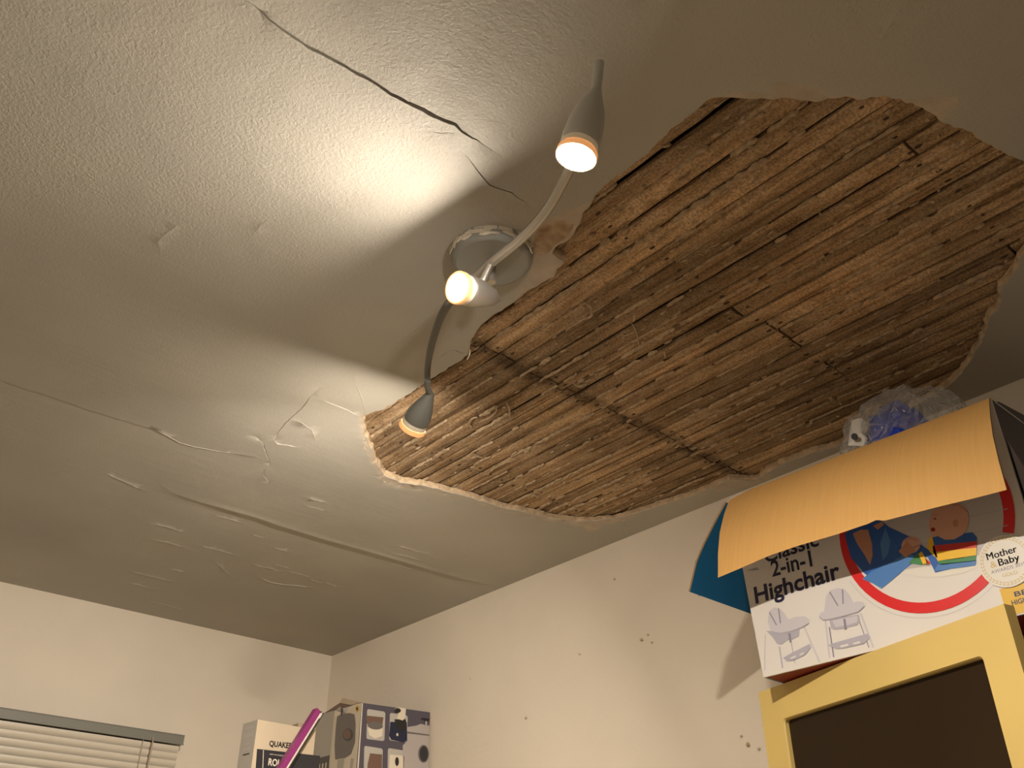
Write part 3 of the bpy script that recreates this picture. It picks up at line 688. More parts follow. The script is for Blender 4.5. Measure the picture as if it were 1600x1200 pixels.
# ------------------------------------------------------------------ highchair carton
XB = 1.399; ZB = ZT+.0025
bx = thing('highchair_carton', 'large open highchair carton with cardboard flap folded down on top of the yellow cupboard', 'box', (1.59, .69, ZB))
yl0, yl1, yr0, yr1, ztl, ztr = .934, .954, .449, .447, 2.379, 2.371
xb2 = 1.775
c = dict(fbl=Vector((XB, yl0, ZB)), fbr=Vector((XB, yr0, ZB)), ftl=Vector((XB, yl1, ztl)), ftr=Vector((XB, yr1, ztr)),
         bbl=Vector((xb2, yl0, ZB)), bbr=Vector((xb2, yr0, ZB)), btl=Vector((xb2, yl1, ztl)), btr=Vector((xb2, yr1, ztr)))
t = .004
def slab(q, nrm, m_out, m_in):     # q on the outside; thickness goes along nrm (inwards)
    nv = Vector(nrm)*t; mb = MB(); q2 = [v+nv for v in q]
    mb.add(list(q), [(0, 1, 2, 3)], m_out); mb.add(q2, [(3, 2, 1, 0)], m_in)
    mb.add(list(q)+q2, [(i, i+4, (i+1) % 4+4, (i+1) % 4) for i in range(4)], M['white'] if m_out is not M['blue'] else M['blue']); return mb
slab([c['fbl'], c['fbr'], c['ftr'], c['ftl']], (1, 0, 0), M['white'], M['card']).obj('front_panel', bx)
slab([c['bbr'], c['bbl'], c['btl'], c['btr']], (-1, 0, 0), M['white'], M['card']).obj('back_panel', bx)
ti = Vector((t, 0, 0))
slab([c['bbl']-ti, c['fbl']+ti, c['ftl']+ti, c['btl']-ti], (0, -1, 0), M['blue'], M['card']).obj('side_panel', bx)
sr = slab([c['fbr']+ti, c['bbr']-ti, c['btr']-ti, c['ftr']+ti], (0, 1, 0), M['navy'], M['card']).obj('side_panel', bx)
ty = Vector((0, .0045, 0))
slab([c['fbl']+ti-ty, c['bbl']-ti-ty, c['bbr']-ti+ty, c['fbr']+ti+ty], (0, 0, 1), M['darkred'], M['card']).obj('bottom_panel', bx)['label'] = 'dark red underside'
# front flap, bent over and hanging in front of the print
low = [onx(px, py, 1.302) for px, py in ((1123,903),(1161,887),(1205,868),(1249,853),(1310,835),(1357,819),(1370,813),(1384,814),(1465,793),(1532,777),(1574,766))]
topa, topb = Vector((XB-.001, yl1+.001, ztl+.001)), Vector((XB-.001, yr1+.001, ztr+.001))
fb = MB(); N = len(low); top = [topa.lerp(topb, (low[0].y-q.y)/(low[0].y-low[-1].y)) for q in low]
top[0] = top[0]+Vector((0, -.004, -.004)); rows = []
for s in (0, .05, .25, .5, .75, 1):
    rows.append([a.lerp(b, s)+Vector((-.012*math.sin(math.pi*s)-.002*min(1, s*20), 0, .004*math.sin(math.pi*s))) for a, b in zip(top, low)])
vs = [v for r_ in rows for v in r_]; fs = [(i*N+k, i*N+k+1, (i+1)*N+k+1, (i+1)*N+k) for i in range(5) for k in range(N-1)]
nrm = Vector((1, 0, .35)).normalized()*.0038
fb.add(vs, [f[::-1] for f in fs], M['card']); fb.add([v+nrm for v in vs], fs, M['white'])
per = [(0, k) for k in range(N)]+[(i, N-1) for i in range(1, 6)]+[(5, k) for k in range(N-2, -1, -1)]+[(i, 0) for i in range(4, 0, -1)]
pv_ = [rows[i][k] for i, k in per]; n_ = len(pv_)
fb.add(pv_+[v+nrm for v in pv_], [(i, (i+1) % n_, (i+1) % n_+n_, i+n_) for i in range(n_)], M['cardedge'])
fl = fb.obj('front_flap', bx, smooth=True); fl['label'] = 'plain brown cardboard flap folded forward'
# left flap, blue print outward
o1 = [onx(px, py, XB+.004) for px, py in ((1135,785),(1117,818),(1101,850),(1089,878),(1078,925))]
o2 = [Vector((xb2-.01, v.y, v.z)) for v in o1]
lf = MB(); K = len(o1); nn = Vector((0, .8, .6))*.004
lf.add(o1+o2, [(k, k+1, k+1+K, k+K) for k in range(K-1)], M['blue']); lf.add([v+nn for v in o1+o2], [(k, k+K, k+1+K, k+1) for k in range(K-1)], M['card'])
lf.add(o1+[v+nn for v in o1], [(k, k+K, k+1+K, k+1) for k in range(K-1)], M['cardedge'])
lf.add([o1[-1], o2[-1], o2[-1]+nn, o1[-1]+nn], [(0, 1, 2, 3)], M['cardedge'])
lf.obj('side_flap', bx, smooth=True)['label'] = 'blue flap spread outwards on the left'
# right flap standing up
a, b = Vector((XB+.014, yr1-.002, ztr-.002)), Vector((xb2-.01, yr1-.002, ztr-.002)); u_ = Vector((.03, -.004, .035))
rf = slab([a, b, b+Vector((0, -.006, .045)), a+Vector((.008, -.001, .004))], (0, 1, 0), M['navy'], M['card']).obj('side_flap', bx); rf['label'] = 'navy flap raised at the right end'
# ---- print on the front
fp = MB()
def fx(px, py, lay): q = onx(px, py, XB); return Vector((XB-.00025*lay, q.y, q.z))
def fpoly(pts, m, lay): fp.poly([fx(x, y, lay) for x, y in pts], M[m])
def strip(pts, wd, m, lay):     # polyline of a given pixel width on the print
    for (x0, y0), (x1, y1) in zip(pts, pts[1:]):
        L = math.hypot(x1-x0, y1-y0) or 1; nx, ny = -(y1-y0)/L*wd/2, (x1-x0)/L*wd/2
        fpoly([(x0+nx, y0+ny), (x1+nx, y1+ny), (x1-nx, y1-ny), (x0-nx, y0-ny)], m, lay)
def ell(cx, cy, rx, ry, rot=0, n=28):
    c_, s_ = math.cos(rot), math.sin(rot)
    return [(cx+rx*math.cos(t)*c_-ry*math.sin(t)*s_, cy+rx*math.cos(t)*s_+ry*math.sin(t)*c_) for t in [2*math.pi*k/n for k in range(n)]]
# ring: circle in the plane of the print through three seen points
def circ3(a, b, c_):
    ax, ay = a; bx_, by = b; cx, cy = c_; d = 2*(ax*(by-cy)+bx_*(cy-ay)+cx*(ay-by))
    ux = ((ax*ax+ay*ay)*(by-cy)+(bx_*bx_+by*by)*(cy-ay)+(cx*cx+cy*cy)*(ay-by))/d; uy = ((ax*ax+ay*ay)*(cx-bx_)+(bx_*bx_+by*by)*(ax-cx)+(cx*cx+cy*cy)*(bx_-ax))/d
    return ux, uy, math.hypot(ax-ux, ay-uy)
tri = [(onx(px, py, XB).y, onx(px, py, XB).z) for px, py in ((1313, 850), (1465, 956), (1586, 800))]
cy_, cz_, ro = circ3(*tri); ri = ro-.0165
def arc(r, a): return (cy_-r*math.cos(a), cz_+r*math.sin(a))     # angle 0 = right in the picture
def ang(px, py): q = onx(px, py, XB); return math.atan2(q.z-cz_, -(q.y-cy_))
disc = [Vector((XB-.00025, *arc(ri+.002, 2*math.pi*k/64))) for k in range(64)]
fp.poly(disc, M['white'])
a_end = ang(1548, 908); a_st = ang(1594, 835)
def ringseg(a0, a1, n=60):
    vs = []
    for k in range(n+1):
        a = a0+(a1-a0)*k/n; vs += [Vector((XB-.0007, *arc(ri, a))), Vector((XB-.0007, *arc(ro, a)))]
    fp.add(vs, [(2*k, 2*k+1, 2*k+3, 2*k+2) for k in range(n)], M['red'])
ringseg(a_end, -2*math.pi+a_st)
for k in range(150):     # dotted line outside the ring
    a = a_end-.02-k*.019
    if a < a_end-1.75: break
    q = arc(ro+.007, a); fp.poly([Vector((XB-.0007, q[0]+.0007*math.cos(t_), q[1]+.0007*math.sin(t_))) for t_ in (0, 1.57, 3.14, 4.71)], M['lilac3'])
# picture inside the ring (clipped by hand)
fpoly([(1330,858),(1345,840),(1395,800),(1440,780),(1560,770),(1575,800),(1578,835),(1560,860),(1520,870),(1480,880),(1400,892),(1350,886)], 'pgrey', 2)
for y_ in (0, 1, 2): strip([(1400, 832+y_*28), (1575, 795+y_*26)], 1.2, 'lilac', 3)
fpoly([(1395,893),(1460,884),(1500,880),(1530,884),(1505,896),(1470,902),(1440,902)], 'badge', 3)
fpoly([(1320,835),(1330,826),(1375,812),(1390,824),(1420,838),(1452,860),(1455,845),(1470,842),(1500,835),(1470,868),(1437,872),(1400,900),(1378,918),(1350,895),(1330,872)], 'shirt', 4)
fpoly([(1348,905),(1362,893),(1395,878),(1420,862),(1432,872),(1412,892),(1378,920),(1365,912)], 'shirt2', 5)
fpoly([(1333,834),(1345,828),(1357,828),(1363,850),(1364,868),(1360,883),(1352,868),(1340,850)], 'skin', 5)
fpoly([(1365,822),(1378,815),(1382,820),(1372,828)], 'skin', 5)
fpoly([(1384,825),(1392,846),(1388,866),(1380,876),(1376,850)], 'shirt2', 5)
fpoly(ell(1424, 852, 15, 13, -.4), 'skin2', 6); fpoly([(1405,862),(1418,846),(1432,860),(1416,872)], 'skin', 7)
strip([(1414,846),(1424,841),(1434,845)], 1.6, 'skin', 8); strip([(1428,856),(1438,852)], 1.2, 'brownp', 8)
fpoly([(1452,845),(1460,838),(1520,832),(1527,840),(1525,880),(1462,895),(1450,870)], 'shirt', 5)
fpoly([(1452,842),(1457,838),(1461,855),(1466,872),(1458,868),(1449,856)], 'pyel', 6)
fpoly([(1458,853),(1527,846),(1527,856),(1459,863)], 'pred', 6)
fpoly([(1459,863),(1527,856),(1526,868),(1500,873),(1466,877)], 'pyel', 6)
fpoly([(1465,877),(1526,868),(1525,877),(1470,883)], 'pgreen', 6)
fpoly([(1420,880),(1436,864),(1446,874),(1453,882),(1440,883)], 'pgreen', 6); fpoly([(1436,866),(1441,862),(1451,880),(1443,882)], 'pyel', 7); fpoly([(1446,872),(1455,880),(1450,884)], 'pred', 7)
fpoly([(1460,893),(1466,882),(1526,876),(1524,884)], 'shirt2', 6)
fpoly([(1453,812),(1457,800),(1466,791),(1482,786),(1500,788),(1512,798),(1515,812),(1512,826),(1505,836),(1492,843),(1478,844),(1466,838),(1460,840),(1454,832),(1452,822)], 'skin2', 7)
fpoly(ell(1494, 818, 4.5, 6), 'skin', 8); fpoly(ell(1459, 828, 3.6, 3.2), 'darkred', 9); fpoly(ell(1462, 811, 2.2, 1.4), 'brownp', 8); strip([(1458,806),(1467,804)], 1.2, 'skin', 8)
strip([(1475,787),(1500,790),(1511,800)], 2, 'skin', 8)
# lettering
def ft(txt, p0, p1, hpx, m, bold=.02, lay=2, slant=0):
    a, b = fx(*p0, lay), fx(*p1, lay); b = Vector((b.x, b.y, a.z+(b.z-a.z)*1)); up_ = Vector((0, 0, 1))
    h_ = (fx(p0[0]-hpx*.14, p0[1]-hpx, lay)-a).z
    put_text(fp, txt, a, b, h_, up_, M[m], (0, 0, 0), bold)
ft('Classic', (1196,880), (1280,852), 22, 'ink')
ft('2-in-1', (1207,901), (1270,884), 24, 'ink', .018)
ft('Highchair', (1181,943), (1314,903), 25, 'ink', .025)
for k in range(3): ft(('CE 6m+', 'EN 14988', 'max 15kg')[k], (1168+k*4,893+k*0), (1180+k*3,890), 3+k, 'lilac', 0)
# highchair drawings
def hc(ox, oy, sx, big):
    Q = lambda pts: [(ox+x*sx, oy+y*sx) for x, y in pts]
    if not big:
        strip(Q([(36,72),(35,105),(35,128)]), 1.6, 'lilac2', 2); strip(Q([(58,90),(63,124)]), 2.0, 'lilac', 2); strip(Q([(97,60),(121,115)]), 2.6, 'lilac2', 2); strip(Q([(76,80),(82,116)]), 1.3, 'lilac', 2)
        fpoly(Q([(40,52),(42,35),(50,29),(58,30),(66,38),(72,48),(70,60),(56,66),(44,62)]), 'lilac2', 3)
        fpoly(Q([(38,66),(58,66),(90,62),(88,74),(78,79),(70,80),(62,87),(55,86),(46,74)]), 'lilac', 3)
        fpoly(Q([(42,60),(58,58),(72,48),(84,44),(98,43),(105,48),(104,54),(94,60),(78,66),(60,70),(46,67)]), 'lilac2', 4)
        strip(Q([(46,67),(60,70),(78,66),(94,60),(104,54)]), 1.6, 'lilac', 5)
        strip(Q([(43,37),(54,57)]), 1.6, 'lilac3', 5); strip(Q([(57,31),(60,54)]), 1.6, 'lilac3', 5); strip(Q([(74,70),(76,84)]), 3, 'lilac3', 5)
        fpoly(Q([(64,108),(78,100),(106,86),(107,92),(98,104),(80,112),(70,113)]), 'lilac', 4); fpoly(Q([(75,108),(84,104),(84,107),(77,110)]), 'white', 5); fpoly(Q([(89,103),(97,99),(96,102),(91,104)]), 'white', 5)
    else:
        strip(Q([(130,50),(136.5,108)]), 2.6, 'lilac2', 2); strip(Q([(136,60),(143,107)]), 2.0, 'lilac3', 2); strip(Q([(185,38),(205,92)]), 3.2, 'lilac2', 2); strip(Q([(182,48),(198,92)]), 1.4, 'lilac3', 2)
        fpoly(Q([(128,36),(131,12),(138,2),(150,-1),(160,1),(168,10),(174,22),(160,30),(140,36)]), 'lilac2', 3)
        fpoly(Q([(136,48),(182,40),(184,50),(180,57),(166,60),(160,62),(146,64),(139,62)]), 'lilac', 3); fpoly(Q([(141,50),(180,42),(180,52),(165,57),(146,60)]), 'lilac2', 4)
        fpoly(Q([(120,44),(122,38),(134,33),(160,27),(180,20),(190,21),(191,27),(182,36),(160,42),(140,47),(126,50)]), 'lilac2', 4)
        strip(Q([(121,44),(127,49),(140,47),(160,42),(182,36),(191,27)]), 1.8, 'lilac', 5)
        strip(Q([(137,5),(150,27)]), 1.8, 'lilac3', 5); strip(Q([(157,1),(158,24)]), 1.8, 'lilac3', 5); strip(Q([(160,47),(162,64)]), 3.6, 'lilac3', 5)
        fpoly(Q([(134,88),(150,83),(196,70),(200,76),(190,86),(160,93),(148,94)]), 'lilac', 4); fpoly(Q([(153,89),(166,86),(166,89),(155,92)]), 'white', 5); fpoly(Q([(173,85),(185,82),(184,85),(175,87)]), 'white', 5)
hc(1160, 920, 1, False); hc(1160, 920, 1, True)
# award badge and yellow label
bc = onx(1572, 877, XB); br = .0390
def bpoly(r, m, lay, cy=bc.y, cz=bc.z, n=40): fp.poly([Vector((XB-.00025*lay, cy-r*math.cos(q), cz+r*math.sin(q))) for q in [2*math.pi*k/n for k in range(n)]], M[m])
bpoly(br, 'badge', 9)
for k in range(40):
    q = 2*math.pi*k/40
    for s_, ra in ((.35, br*.90), (-.35, br*.82)):
        cy, cz = bc.y-ra*math.cos(q), bc.z+ra*math.sin(q); d1 = q+math.pi/2+s_
        fp.poly([Vector((XB-.0025, cy-(a_*math.cos(d1)-b_*math.sin(d1)), cz+(a_*math.sin(d1)+b_*math.cos(d1)))) for a_, b_ in ((.0028, 0), (0, .0009), (-.0028, 0), (0, -.0009))], M['gold'])
def bt(txt, u0, u1, v, h_, m, bold): put_text(fp, txt, (XB-.0027, bc.y-u0, bc.z+v), (XB-.0027, bc.y-u1, bc.z+v), h_, (0, 0, 1), M[m], (0, 0, 0), bold)
for dx_ in (-.0003, 0, .0003): bt('Mother', -.024+dx_, .020+dx_, .0080, .0105, 'black', 0); bt('Baby', -.010+dx_, .020+dx_, -.0050, .0105, 'black', 0)
bt('&', -.022, -.013, -.0050, .0095, 'gold', 0)
bt('AWARDS 2019', -.024, .026, -.0135, .0050, 'lilac3', 0); bt('GOLD', -.010, .012, -.0225, .0048, 'gold', 0)
q = [onx(1562, 921, XB), None, None, onx(1572, 962, XB)]; yy0, yy1 = q[0].y, yr0+.002; zz1, zz0 = q[0].z, q[0].z-.040
fp.poly([Vector((XB-.0005, yy0, zz1)), Vector((XB-.0005, yy1, zz1)), Vector((XB-.0005, yy1, zz0)), Vector((XB-.0005, yy0, zz0))], M['mustard'])
put_text(fp, 'BEST', (XB-.0008, yy0-.018, zz1-.016), (XB-.0008, yy1+.008, zz1-.016), .007, (0, 0, 1), M['ink'], (0, 0, 0), .02)
put_text(fp, 'HIGHCHAIR', (XB-.0008, yy0-.011, zz1-.027), (XB-.0008, yy1+.002, zz1-.027), .007, (0, 0, 1), M['ink'], (0, 0, 0), .02)
fp.obj('front_print', bx)['label'] = 'printed picture, lettering and highchair drawings'
# print on right end
ep = MB(); Y_ = yr1-.0008
ep.poly([Vector((XB+.012, Y_, ZB+.02)), Vector((XB+.12, Y_, ZB+.02)), Vector((XB+.12, Y_, 2.20)), Vector((XB+.012, Y_, 2.30))], M['lilac3'])
ep.obj('end_print', bx)

# ------------------------------------------------------------------ plastic bag poking out of the carton
bg = thing('plastic_bag', 'crumpled clear plastic bag with blue print sticking out of the highchair carton', 'bag', (1.50, .60, 2.37))
def crumple(mb, cen, rad, seed, m, amp=.25, nu=44, nv=26, lim=None):
    vs = []
    for j in range(nv+1):
        for i in range(nu):
            th, ph = 2*math.pi*i/nu, math.pi*j/nv
            d = Vector((math.sin(ph)*math.cos(th), math.sin(ph)*math.sin(th), math.cos(ph)))
            k = 1-amp*abs(noise.noise(d*1.9+Vector((seed, 0, 0))))*1.6+amp*.5*abs(noise.noise(d*4.3+Vector((0, seed, 0))))-amp*.22*abs(noise.noise(d*7+Vector((0, 0, seed))))
            p = Vector((d.x*rad[0], d.y*rad[1], d.z*rad[2]))*k+cen
            vs.append(p)
    fs = [(j*nu+i, j*nu+(i+1) % nu, (j+1)*nu+(i+1) % nu, (j+1)*nu+i) for j in range(nv) for i in range(nu)]
    mb.add(vs, fs, m)
b1 = onx(1412, 640, 1.50)
crumple(mb := MB(), Vector((1.500, b1.y+.016, 2.388)), (.070, .132, .130), 3.3, M['film'], .20, 30, 17); mb.obj('film', bg)
crumple(mb := MB(), Vector((1.515, b1.y+.030, 2.385)), (.050, .070, .118), 8.1, M['bagblue'], .24, 24, 14); mb.obj('blue_wrapper', bg)['label'] = 'blue printed plastic'
crumple(mb := MB(), Vector((1.47, b1.y+.005, 2.352)), (.04, .05, .085), 5.7, M['bagblue'], .24, 24, 14); mb.obj('blue_wrapper', bg)['label'] = 'blue printed plastic'
wq = [onx(px, py, X_) for px, py, X_ in ((1325,696,1.425),(1327,676,1.425),(1331,657,1.43),(1343,653,1.44),(1352,661,1.45),(1344,676,1.44),(1352,684,1.44),(1350,697,1.44))]
MB().hexa(wq, [v+Vector((.004, -.002, 0)) for v in wq], M['badge']).obj('white_wrapper', bg)['label'] = 'white printed corner of the bag'
qb = onx(1336, 682, 1.422); MB().lathe(qb, (-.8, 0, -.4), [(0, .0055), (.002, .0062), (.003, .0058), (.0032, .001)], M['charcoal'], n=20).obj('cap', bg, smooth=True)

# ------------------------------------------------------------------ venetian blind over the window
YW = 2.965
wn = MB(); wn.box((.12, YB-.03, 1.10), (1.24, YB-.002, 1.15), M['cream']); wn.box((.12, YB-.03, 2.16), (1.24, YB-.002, 2.20), M['cream']); wn.box((.12, YB-.03, 1.15), (.17, YB-.002, 2.16), M['cream']); wn.box((1.19, YB-.03, 1.15), (1.24, YB-.002, 2.16), M['cream']); wn.box((.66, YB-.03, 1.15), (.70, YB-.002, 2.16), M['cream'])
win = struct(wn, 'window_1')
MB().box((.17, YB-.02, 1.15), (.66, YB-.014, 2.16), M['navy']).obj('pane', win); MB().box((.70, YB-.02, 1.15), (1.19, YB-.014, 2.16), M['navy']).obj('pane', win)
bl = thing('venetian_blind', 'closed cream venetian blind under a grey head rail on the back wall', 'blind', (.69, YW, 1.1))
ztop = ony(0, 1105, YW).z; xe = ony(289, 1149, YW).x
hr = MB(); hr.box((.08, YW, ztop-.027), (xe, YB-.004, ztop), M['rail']); hr.box((.08, YW-.003, ztop-.029), (xe, YW, ztop-.0245), M['rail']); hr.box((.08, YW-.002, ztop-.002), (xe, YW, ztop+.0005), M['rail'])
hr.obj('headrail', bl, bevel=.0008)['label'] = 'grey metal head rail'
MB().box((xe-.030, YW-.001, ztop-.001), (xe-.012, YW+.03, ztop+.003), M['greymetal']).obj('bracket', bl)
pitch_s = .0215; smesh = None
for k in range(40):
    z = ztop-.042-k*pitch_s
    if smesh is None:
        mb = MB(); n = 8; vs = []
        for x in (.09, xe-.008):
            for j in range(n+1):
                s_ = j/n-.5; yy = -.0035*math.cos(s_*math.pi)+.0005; vs.append((x, yy+s_*.009, -s_*.0205))
        mb.add(vs, [(j, j+1, j+2+n, j+1+n) for j in range(n)], M['blind'])
        o = mb.obj('slat', bl, smooth=True); smesh = o.data
        sol = None
    else:
        o = bpy.data.objects.new('slat', smesh); COL.objects.link(o); o.parent = bl; o.matrix_parent_inverse = parent_inv(bl)
    o.location = (0, YW+.012, z)
xw = ony(240, 1155, YW-.012).x
MB().tube([(xw, YW-.004, ztop-.020), (xw-.001, YW-.012, ztop-.032), (xw-.004, YW-.013, ztop-.45)], .0022, M['cord'], n=6).obj('wand', bl)['label'] = 'thin tilt wand'
xc = ony(222, 1165, YW).x
for xx in (xc, .2): MB().tube([(xx, YW-.001, ztop-.028), (xx, YW-.002, ztop-.9)], .0009, M['cord'], n=5).obj('ladder_cord', bl)
MB().box((.09, YW+.004, ztop-.042-40*pitch_s-.012), (xe-.008, YW+.018, ztop-.042-40*pitch_s), M['blind']).obj('bottom_rail', bl)

# ------------------------------------------------------------------ tall cupboard in the far corner and the packets on it
ZS = 1.90; cx0 = 1.06
tc_ = thing('larder_cupboard', 'tall yellow cupboard in the far corner under the cereal and appliance boxes', 'cupboard', (1.42, 2.6, 0))
MB().box((cx0, 2.13, .06), (XR-.012, YB-.075, ZS), M['yellow']).obj('body', tc_, bevel=.003)
for a_, b_ in ((cx0+.004, 1.42), (1.424, XR-.006)):
    d_ = MB().box((a_, 2.112, .10), (b_, 2.13, ZS-.006), M['yellow']).obj('door', tc_, bevel=.003)
    MB().box((1.40 if b_ < 1.5 else 1.436, 2.096, 1.0), (1.408 if b_ < 1.5 else 1.444, 2.112, 1.12), M['steel']).obj('handle', d_)
def carton(name, label, A, B, Cc, z0, z1, ms, group=None):
    """standing carton: A = near vertical corner (x, y), B = end of its right-hand face, Cc = end of its left-hand face"""
    A, B, Cc = Vector(A), Vector(B), Vector(Cc); D = B+Cc-A; e = thing(name, label, 'box', ((A.x+D.x)/2, (A.y+D.y)/2, z0), group)
    mb = MB(); q = [A, B, D, Cc]; lo = [Vector((p.x, p.y, z0)) for p in q]; hi = [Vector((p.x, p.y, z1)) for p in q]; vs = lo+hi
    for f, m in (((0, 1, 5, 4), ms[0]), ((1, 2, 6, 5), ms[2]), ((2, 3, 7, 6), ms[2]), ((3, 0, 4, 7), ms[1]), ((0, 3, 2, 1), ms[2])): mb.add(vs, [f], M[m])
    if len(ms) > 3: mb.add(vs, [(4, 5, 6, 7)], M[ms[3]])
    return e, mb, A, B, Cc
class Face:        # decals on a vertical face; u,v in 0..1 from the near top corner
    def __init__(s, mb, P, Q, z1, h): s.mb, s.P, s.Q, s.z1, s.h = mb, P, Q, z1, h; d = (Q-P); s.n = Vector((d.y, -d.x)).normalized(); s.n = s.n if s.n.dot(-(P+Q)) > 0 else -s.n
    def p(s, u, v, lay=1): q = s.P+(s.Q-s.P)*u+s.n*.0003*lay; return Vector((q.x, q.y, s.z1-v*s.h))
    def poly(s, pts, m, lay=1): s.mb.poly([s.p(u, v, lay) for u, v in pts], M[m])
    def text(s, t_, u0, u1, v, h_, m, lay=3, bold=.02): put_text(s.mb, t_, s.p(u0, v, lay), s.p(u1, v, lay), h_, (0, 0, 1), M[m], (0, 0, 0), bold)
    def px(s, x, y, lay=1):     # photo pixel to this face
        d = ray(x, y); n3 = Vector((s.n.x, s.n.y, 0)); p0 = Vector((s.P.x, s.P.y, 0)); k = (p0-CAM).dot(n3)/d.dot(n3); r_ = CAM+d*k
        return r_+n3*.0003*lay
    def ppoly(s, pts, m, lay=1): s.mb.poly([s.px(x, y, lay) for x, y in pts], M[m])
    def ptext(s, t_, a, b, hpx, m, lay=3, bold=.02):
        A_, B_ = s.px(*a, lay), s.px(*b, lay); h_ = (s.px(a[0], a[1]-hpx, lay)-A_).z; put_text(s.mb, t_, A_, B_, h_, (0, 0, 1), M[m], (0, 0, 0), bold)
# oats box
zc = ony(403, 1124, 2.30).z; A = ony(403, 1124, 2.30); Bq = onz(497, 1139, zc); Cq = onz(381, 1129, zc)
Bq = Vector((A.x+.165, A.y-.0)); Cq = Vector((A.x+.004, A.y+.060))
e, mb, A2, B2, C2 = carton('cereal_box', 'beige and black rolled oats box at left end of the packets', (A.x, A.y), (A.x+.175, A.y+.006), (A.x-.004, A.y+.07), ZS, zc, ['beige', 'steam', 'beige', 'beige'])
f = Face(mb, A2, B2, zc, zc-ZS)
f.ppoly([(401.5,1170),(500,1181),(494,1262),(396,1248)], 'charcoal', 1)
f.ptext('QUAKER', (420,1165.5), (456.5,1169.5), 8.5, 'black', 3, .03)
f.ptext('100% WHOLEGRAIN', (421,1179.5), (447,1182.5), 2.2, 'cream', 3, 0)
f.ptext('ROLLED', (418.5,1195.5), (455,1200.5), 11, 'cream', 3, .03); f.ptext('OATS', (424,1211), (452,1214), 11, 'cream', 3, .03)
f.ppoly([(411,1172),(412,1172),(409,1250),(408,1250)], 'cream', 2)
g_ = Face(mb, A2, C2, zc, zc-ZS)
for k, (u0, u1, v) in enumerate([(.2, .75, .05), (.15, .85, .11), (.2, .9, .13), (.35, .6, .20), (.2, .8, .25), (.25, .7, .30)]): g_.poly([(u0, v), (u1, v), (u1, v+.012), (u0, v+.012)], 'pgrey' if k != 5 else 'charcoal', 1)
mb.obj('carton', e)
# appliance box
A = ony(565, 1098, 2.42); zk = A.z; Br = onz(672, 1113, zk); Cl = onz(502, 1116, zk)
Dr = Vector((Br.x-A.x, Br.y-A.y)).normalized(); Br2 = Vector((A.x, A.y))+Dr*min((Vector((Br.x, Br.y))-Vector((A.x, A.y))).length, 1)
if Br2.x > XR-.012: Br2 = Vector((A.x, A.y))+Dr*((XR-.012-A.x)/Dr.x)
perp = Vector((-Dr.y, Dr.x)); Cl2 = Vector((A.x, A.y))+perp*.215
e, mb, A2, B2, C2 = carton('appliance_box', 'dark printed kitchen appliance box with open top flap in the corner', (A.x, A.y), tuple(Br2), tuple(Cl2), ZS, zk, ['purplegrey', 'cream', 'beige'])
f = Face(mb, A2, B2, zk, zk-ZS)
def rp(u0, v0, u1, v1, m, lay, r=.03):
    pts = [(u0+r*.6, v0), (u1-r*.6, v0), (u1, v0+r), (u1, v1-r), (u1-r*.6, v1), (u0+r*.6, v1), (u0, v1-r), (u0, v0+r)]; f.poly(pts, m, lay)
W_, H_ = (B2-A2).length, zk-ZS
f.ppoly([(565.5,1098.5),(567,1099),(560,1203),(558,1203)], 'cream', 1)
def panel(x0, y0, x1, y1):      # pixel panels with light header
    s_ = .075; f.ppoly([(x0+2,y0),(x1-2,y0+(x1-x0)*.14),(x1,y0+(x1-x0)*.16+2),(x1-1.5,y1+(x1-x0)*.1-2),(x1-4,y1+(x1-x0)*.1),(x0+1,y1),(x0-1,y1-2),(x0,y0+2)], 'steam', 2)
panel(573.5, 1108, 602, 1155); panel(609, 1114, 637, 1157); panel(569, 1165.5, 598, 1215); panel(606, 1169, 634, 1218)
f.ppoly([(572,1118),(599,1121),(597,1134),(573,1131)], 'brownp', 3); f.ppoly(ell(586, 1134, 12, 6, .1), 'silver2', 4); f.ppoly([(574,1136),(598,1138),(597,1150),(586,1154),(577,1149)], 'cream', 3)
f.ppoly([(609.5,1128),(635.5,1128),(636,1157),(631,1160),(611,1156),(608,1150)], 'navy', 3); f.ppoly([(616,1124),(634,1124),(634,1140),(627,1143),(619,1137)], 'black', 4); f.ppoly(ell(620.5, 1148, 1.6, 2.4), 'cream', 5)
f.ppoly([(616,1108),(622,1105.5),(634,1107.5),(633,1120),(629,1126),(620,1123),(622,1116)], 'cream', 5); f.ppoly(ell(621, 1110.5, 5, 3.8), 'black', 6)
f.ppoly([(578,1177),(597,1179),(596,1215),(574,1215),(574,1195)], 'brownp', 3); f.ppoly([(609,1179),(632,1181),(630,1215),(607,1215)], 'cream', 3); f.ppoly(ell(620, 1190, 3, 7), 'black', 4)
f.ppoly([(636,1136),(650,1134),(657,1131),(671,1134),(670,1210),(630,1210),(629,1165),(636,1158)], 'silver', 3); f.ppoly([(636,1143),(670.5,1148),(670.5,1150),(636,1146)], 'silver2', 4)
f.ppoly([(657,1124),(659,1121.5),(671,1123),(671,1126),(668,1127),(668,1134),(663,1133),(663,1126)], 'black', 4); f.ppoly([(664,1127),(667,1127),(667,1134),(664,1133)], 'silver', 5)
f.ppoly(ell(661.5, 1178, 8.5, 14), 'silver2', 4); f.ppoly(ell(662, 1178, 6.5, 12), 'charcoal', 5)
g_ = Face(mb, A2, C2, zk, zk-ZS)
g_.ppoly([(492,1119),(523,1110),(516,1181),(487,1189)], 'steam', 1); g_.ppoly([(487.5,1187),(515.5,1180),(512,1230),(484,1230)], 'charcoal', 2)
g_.ppoly([(524,1110),(545,1104),(541,1116),(537,1119),(533,1112),(532,1104)], 'pgrey', 1)
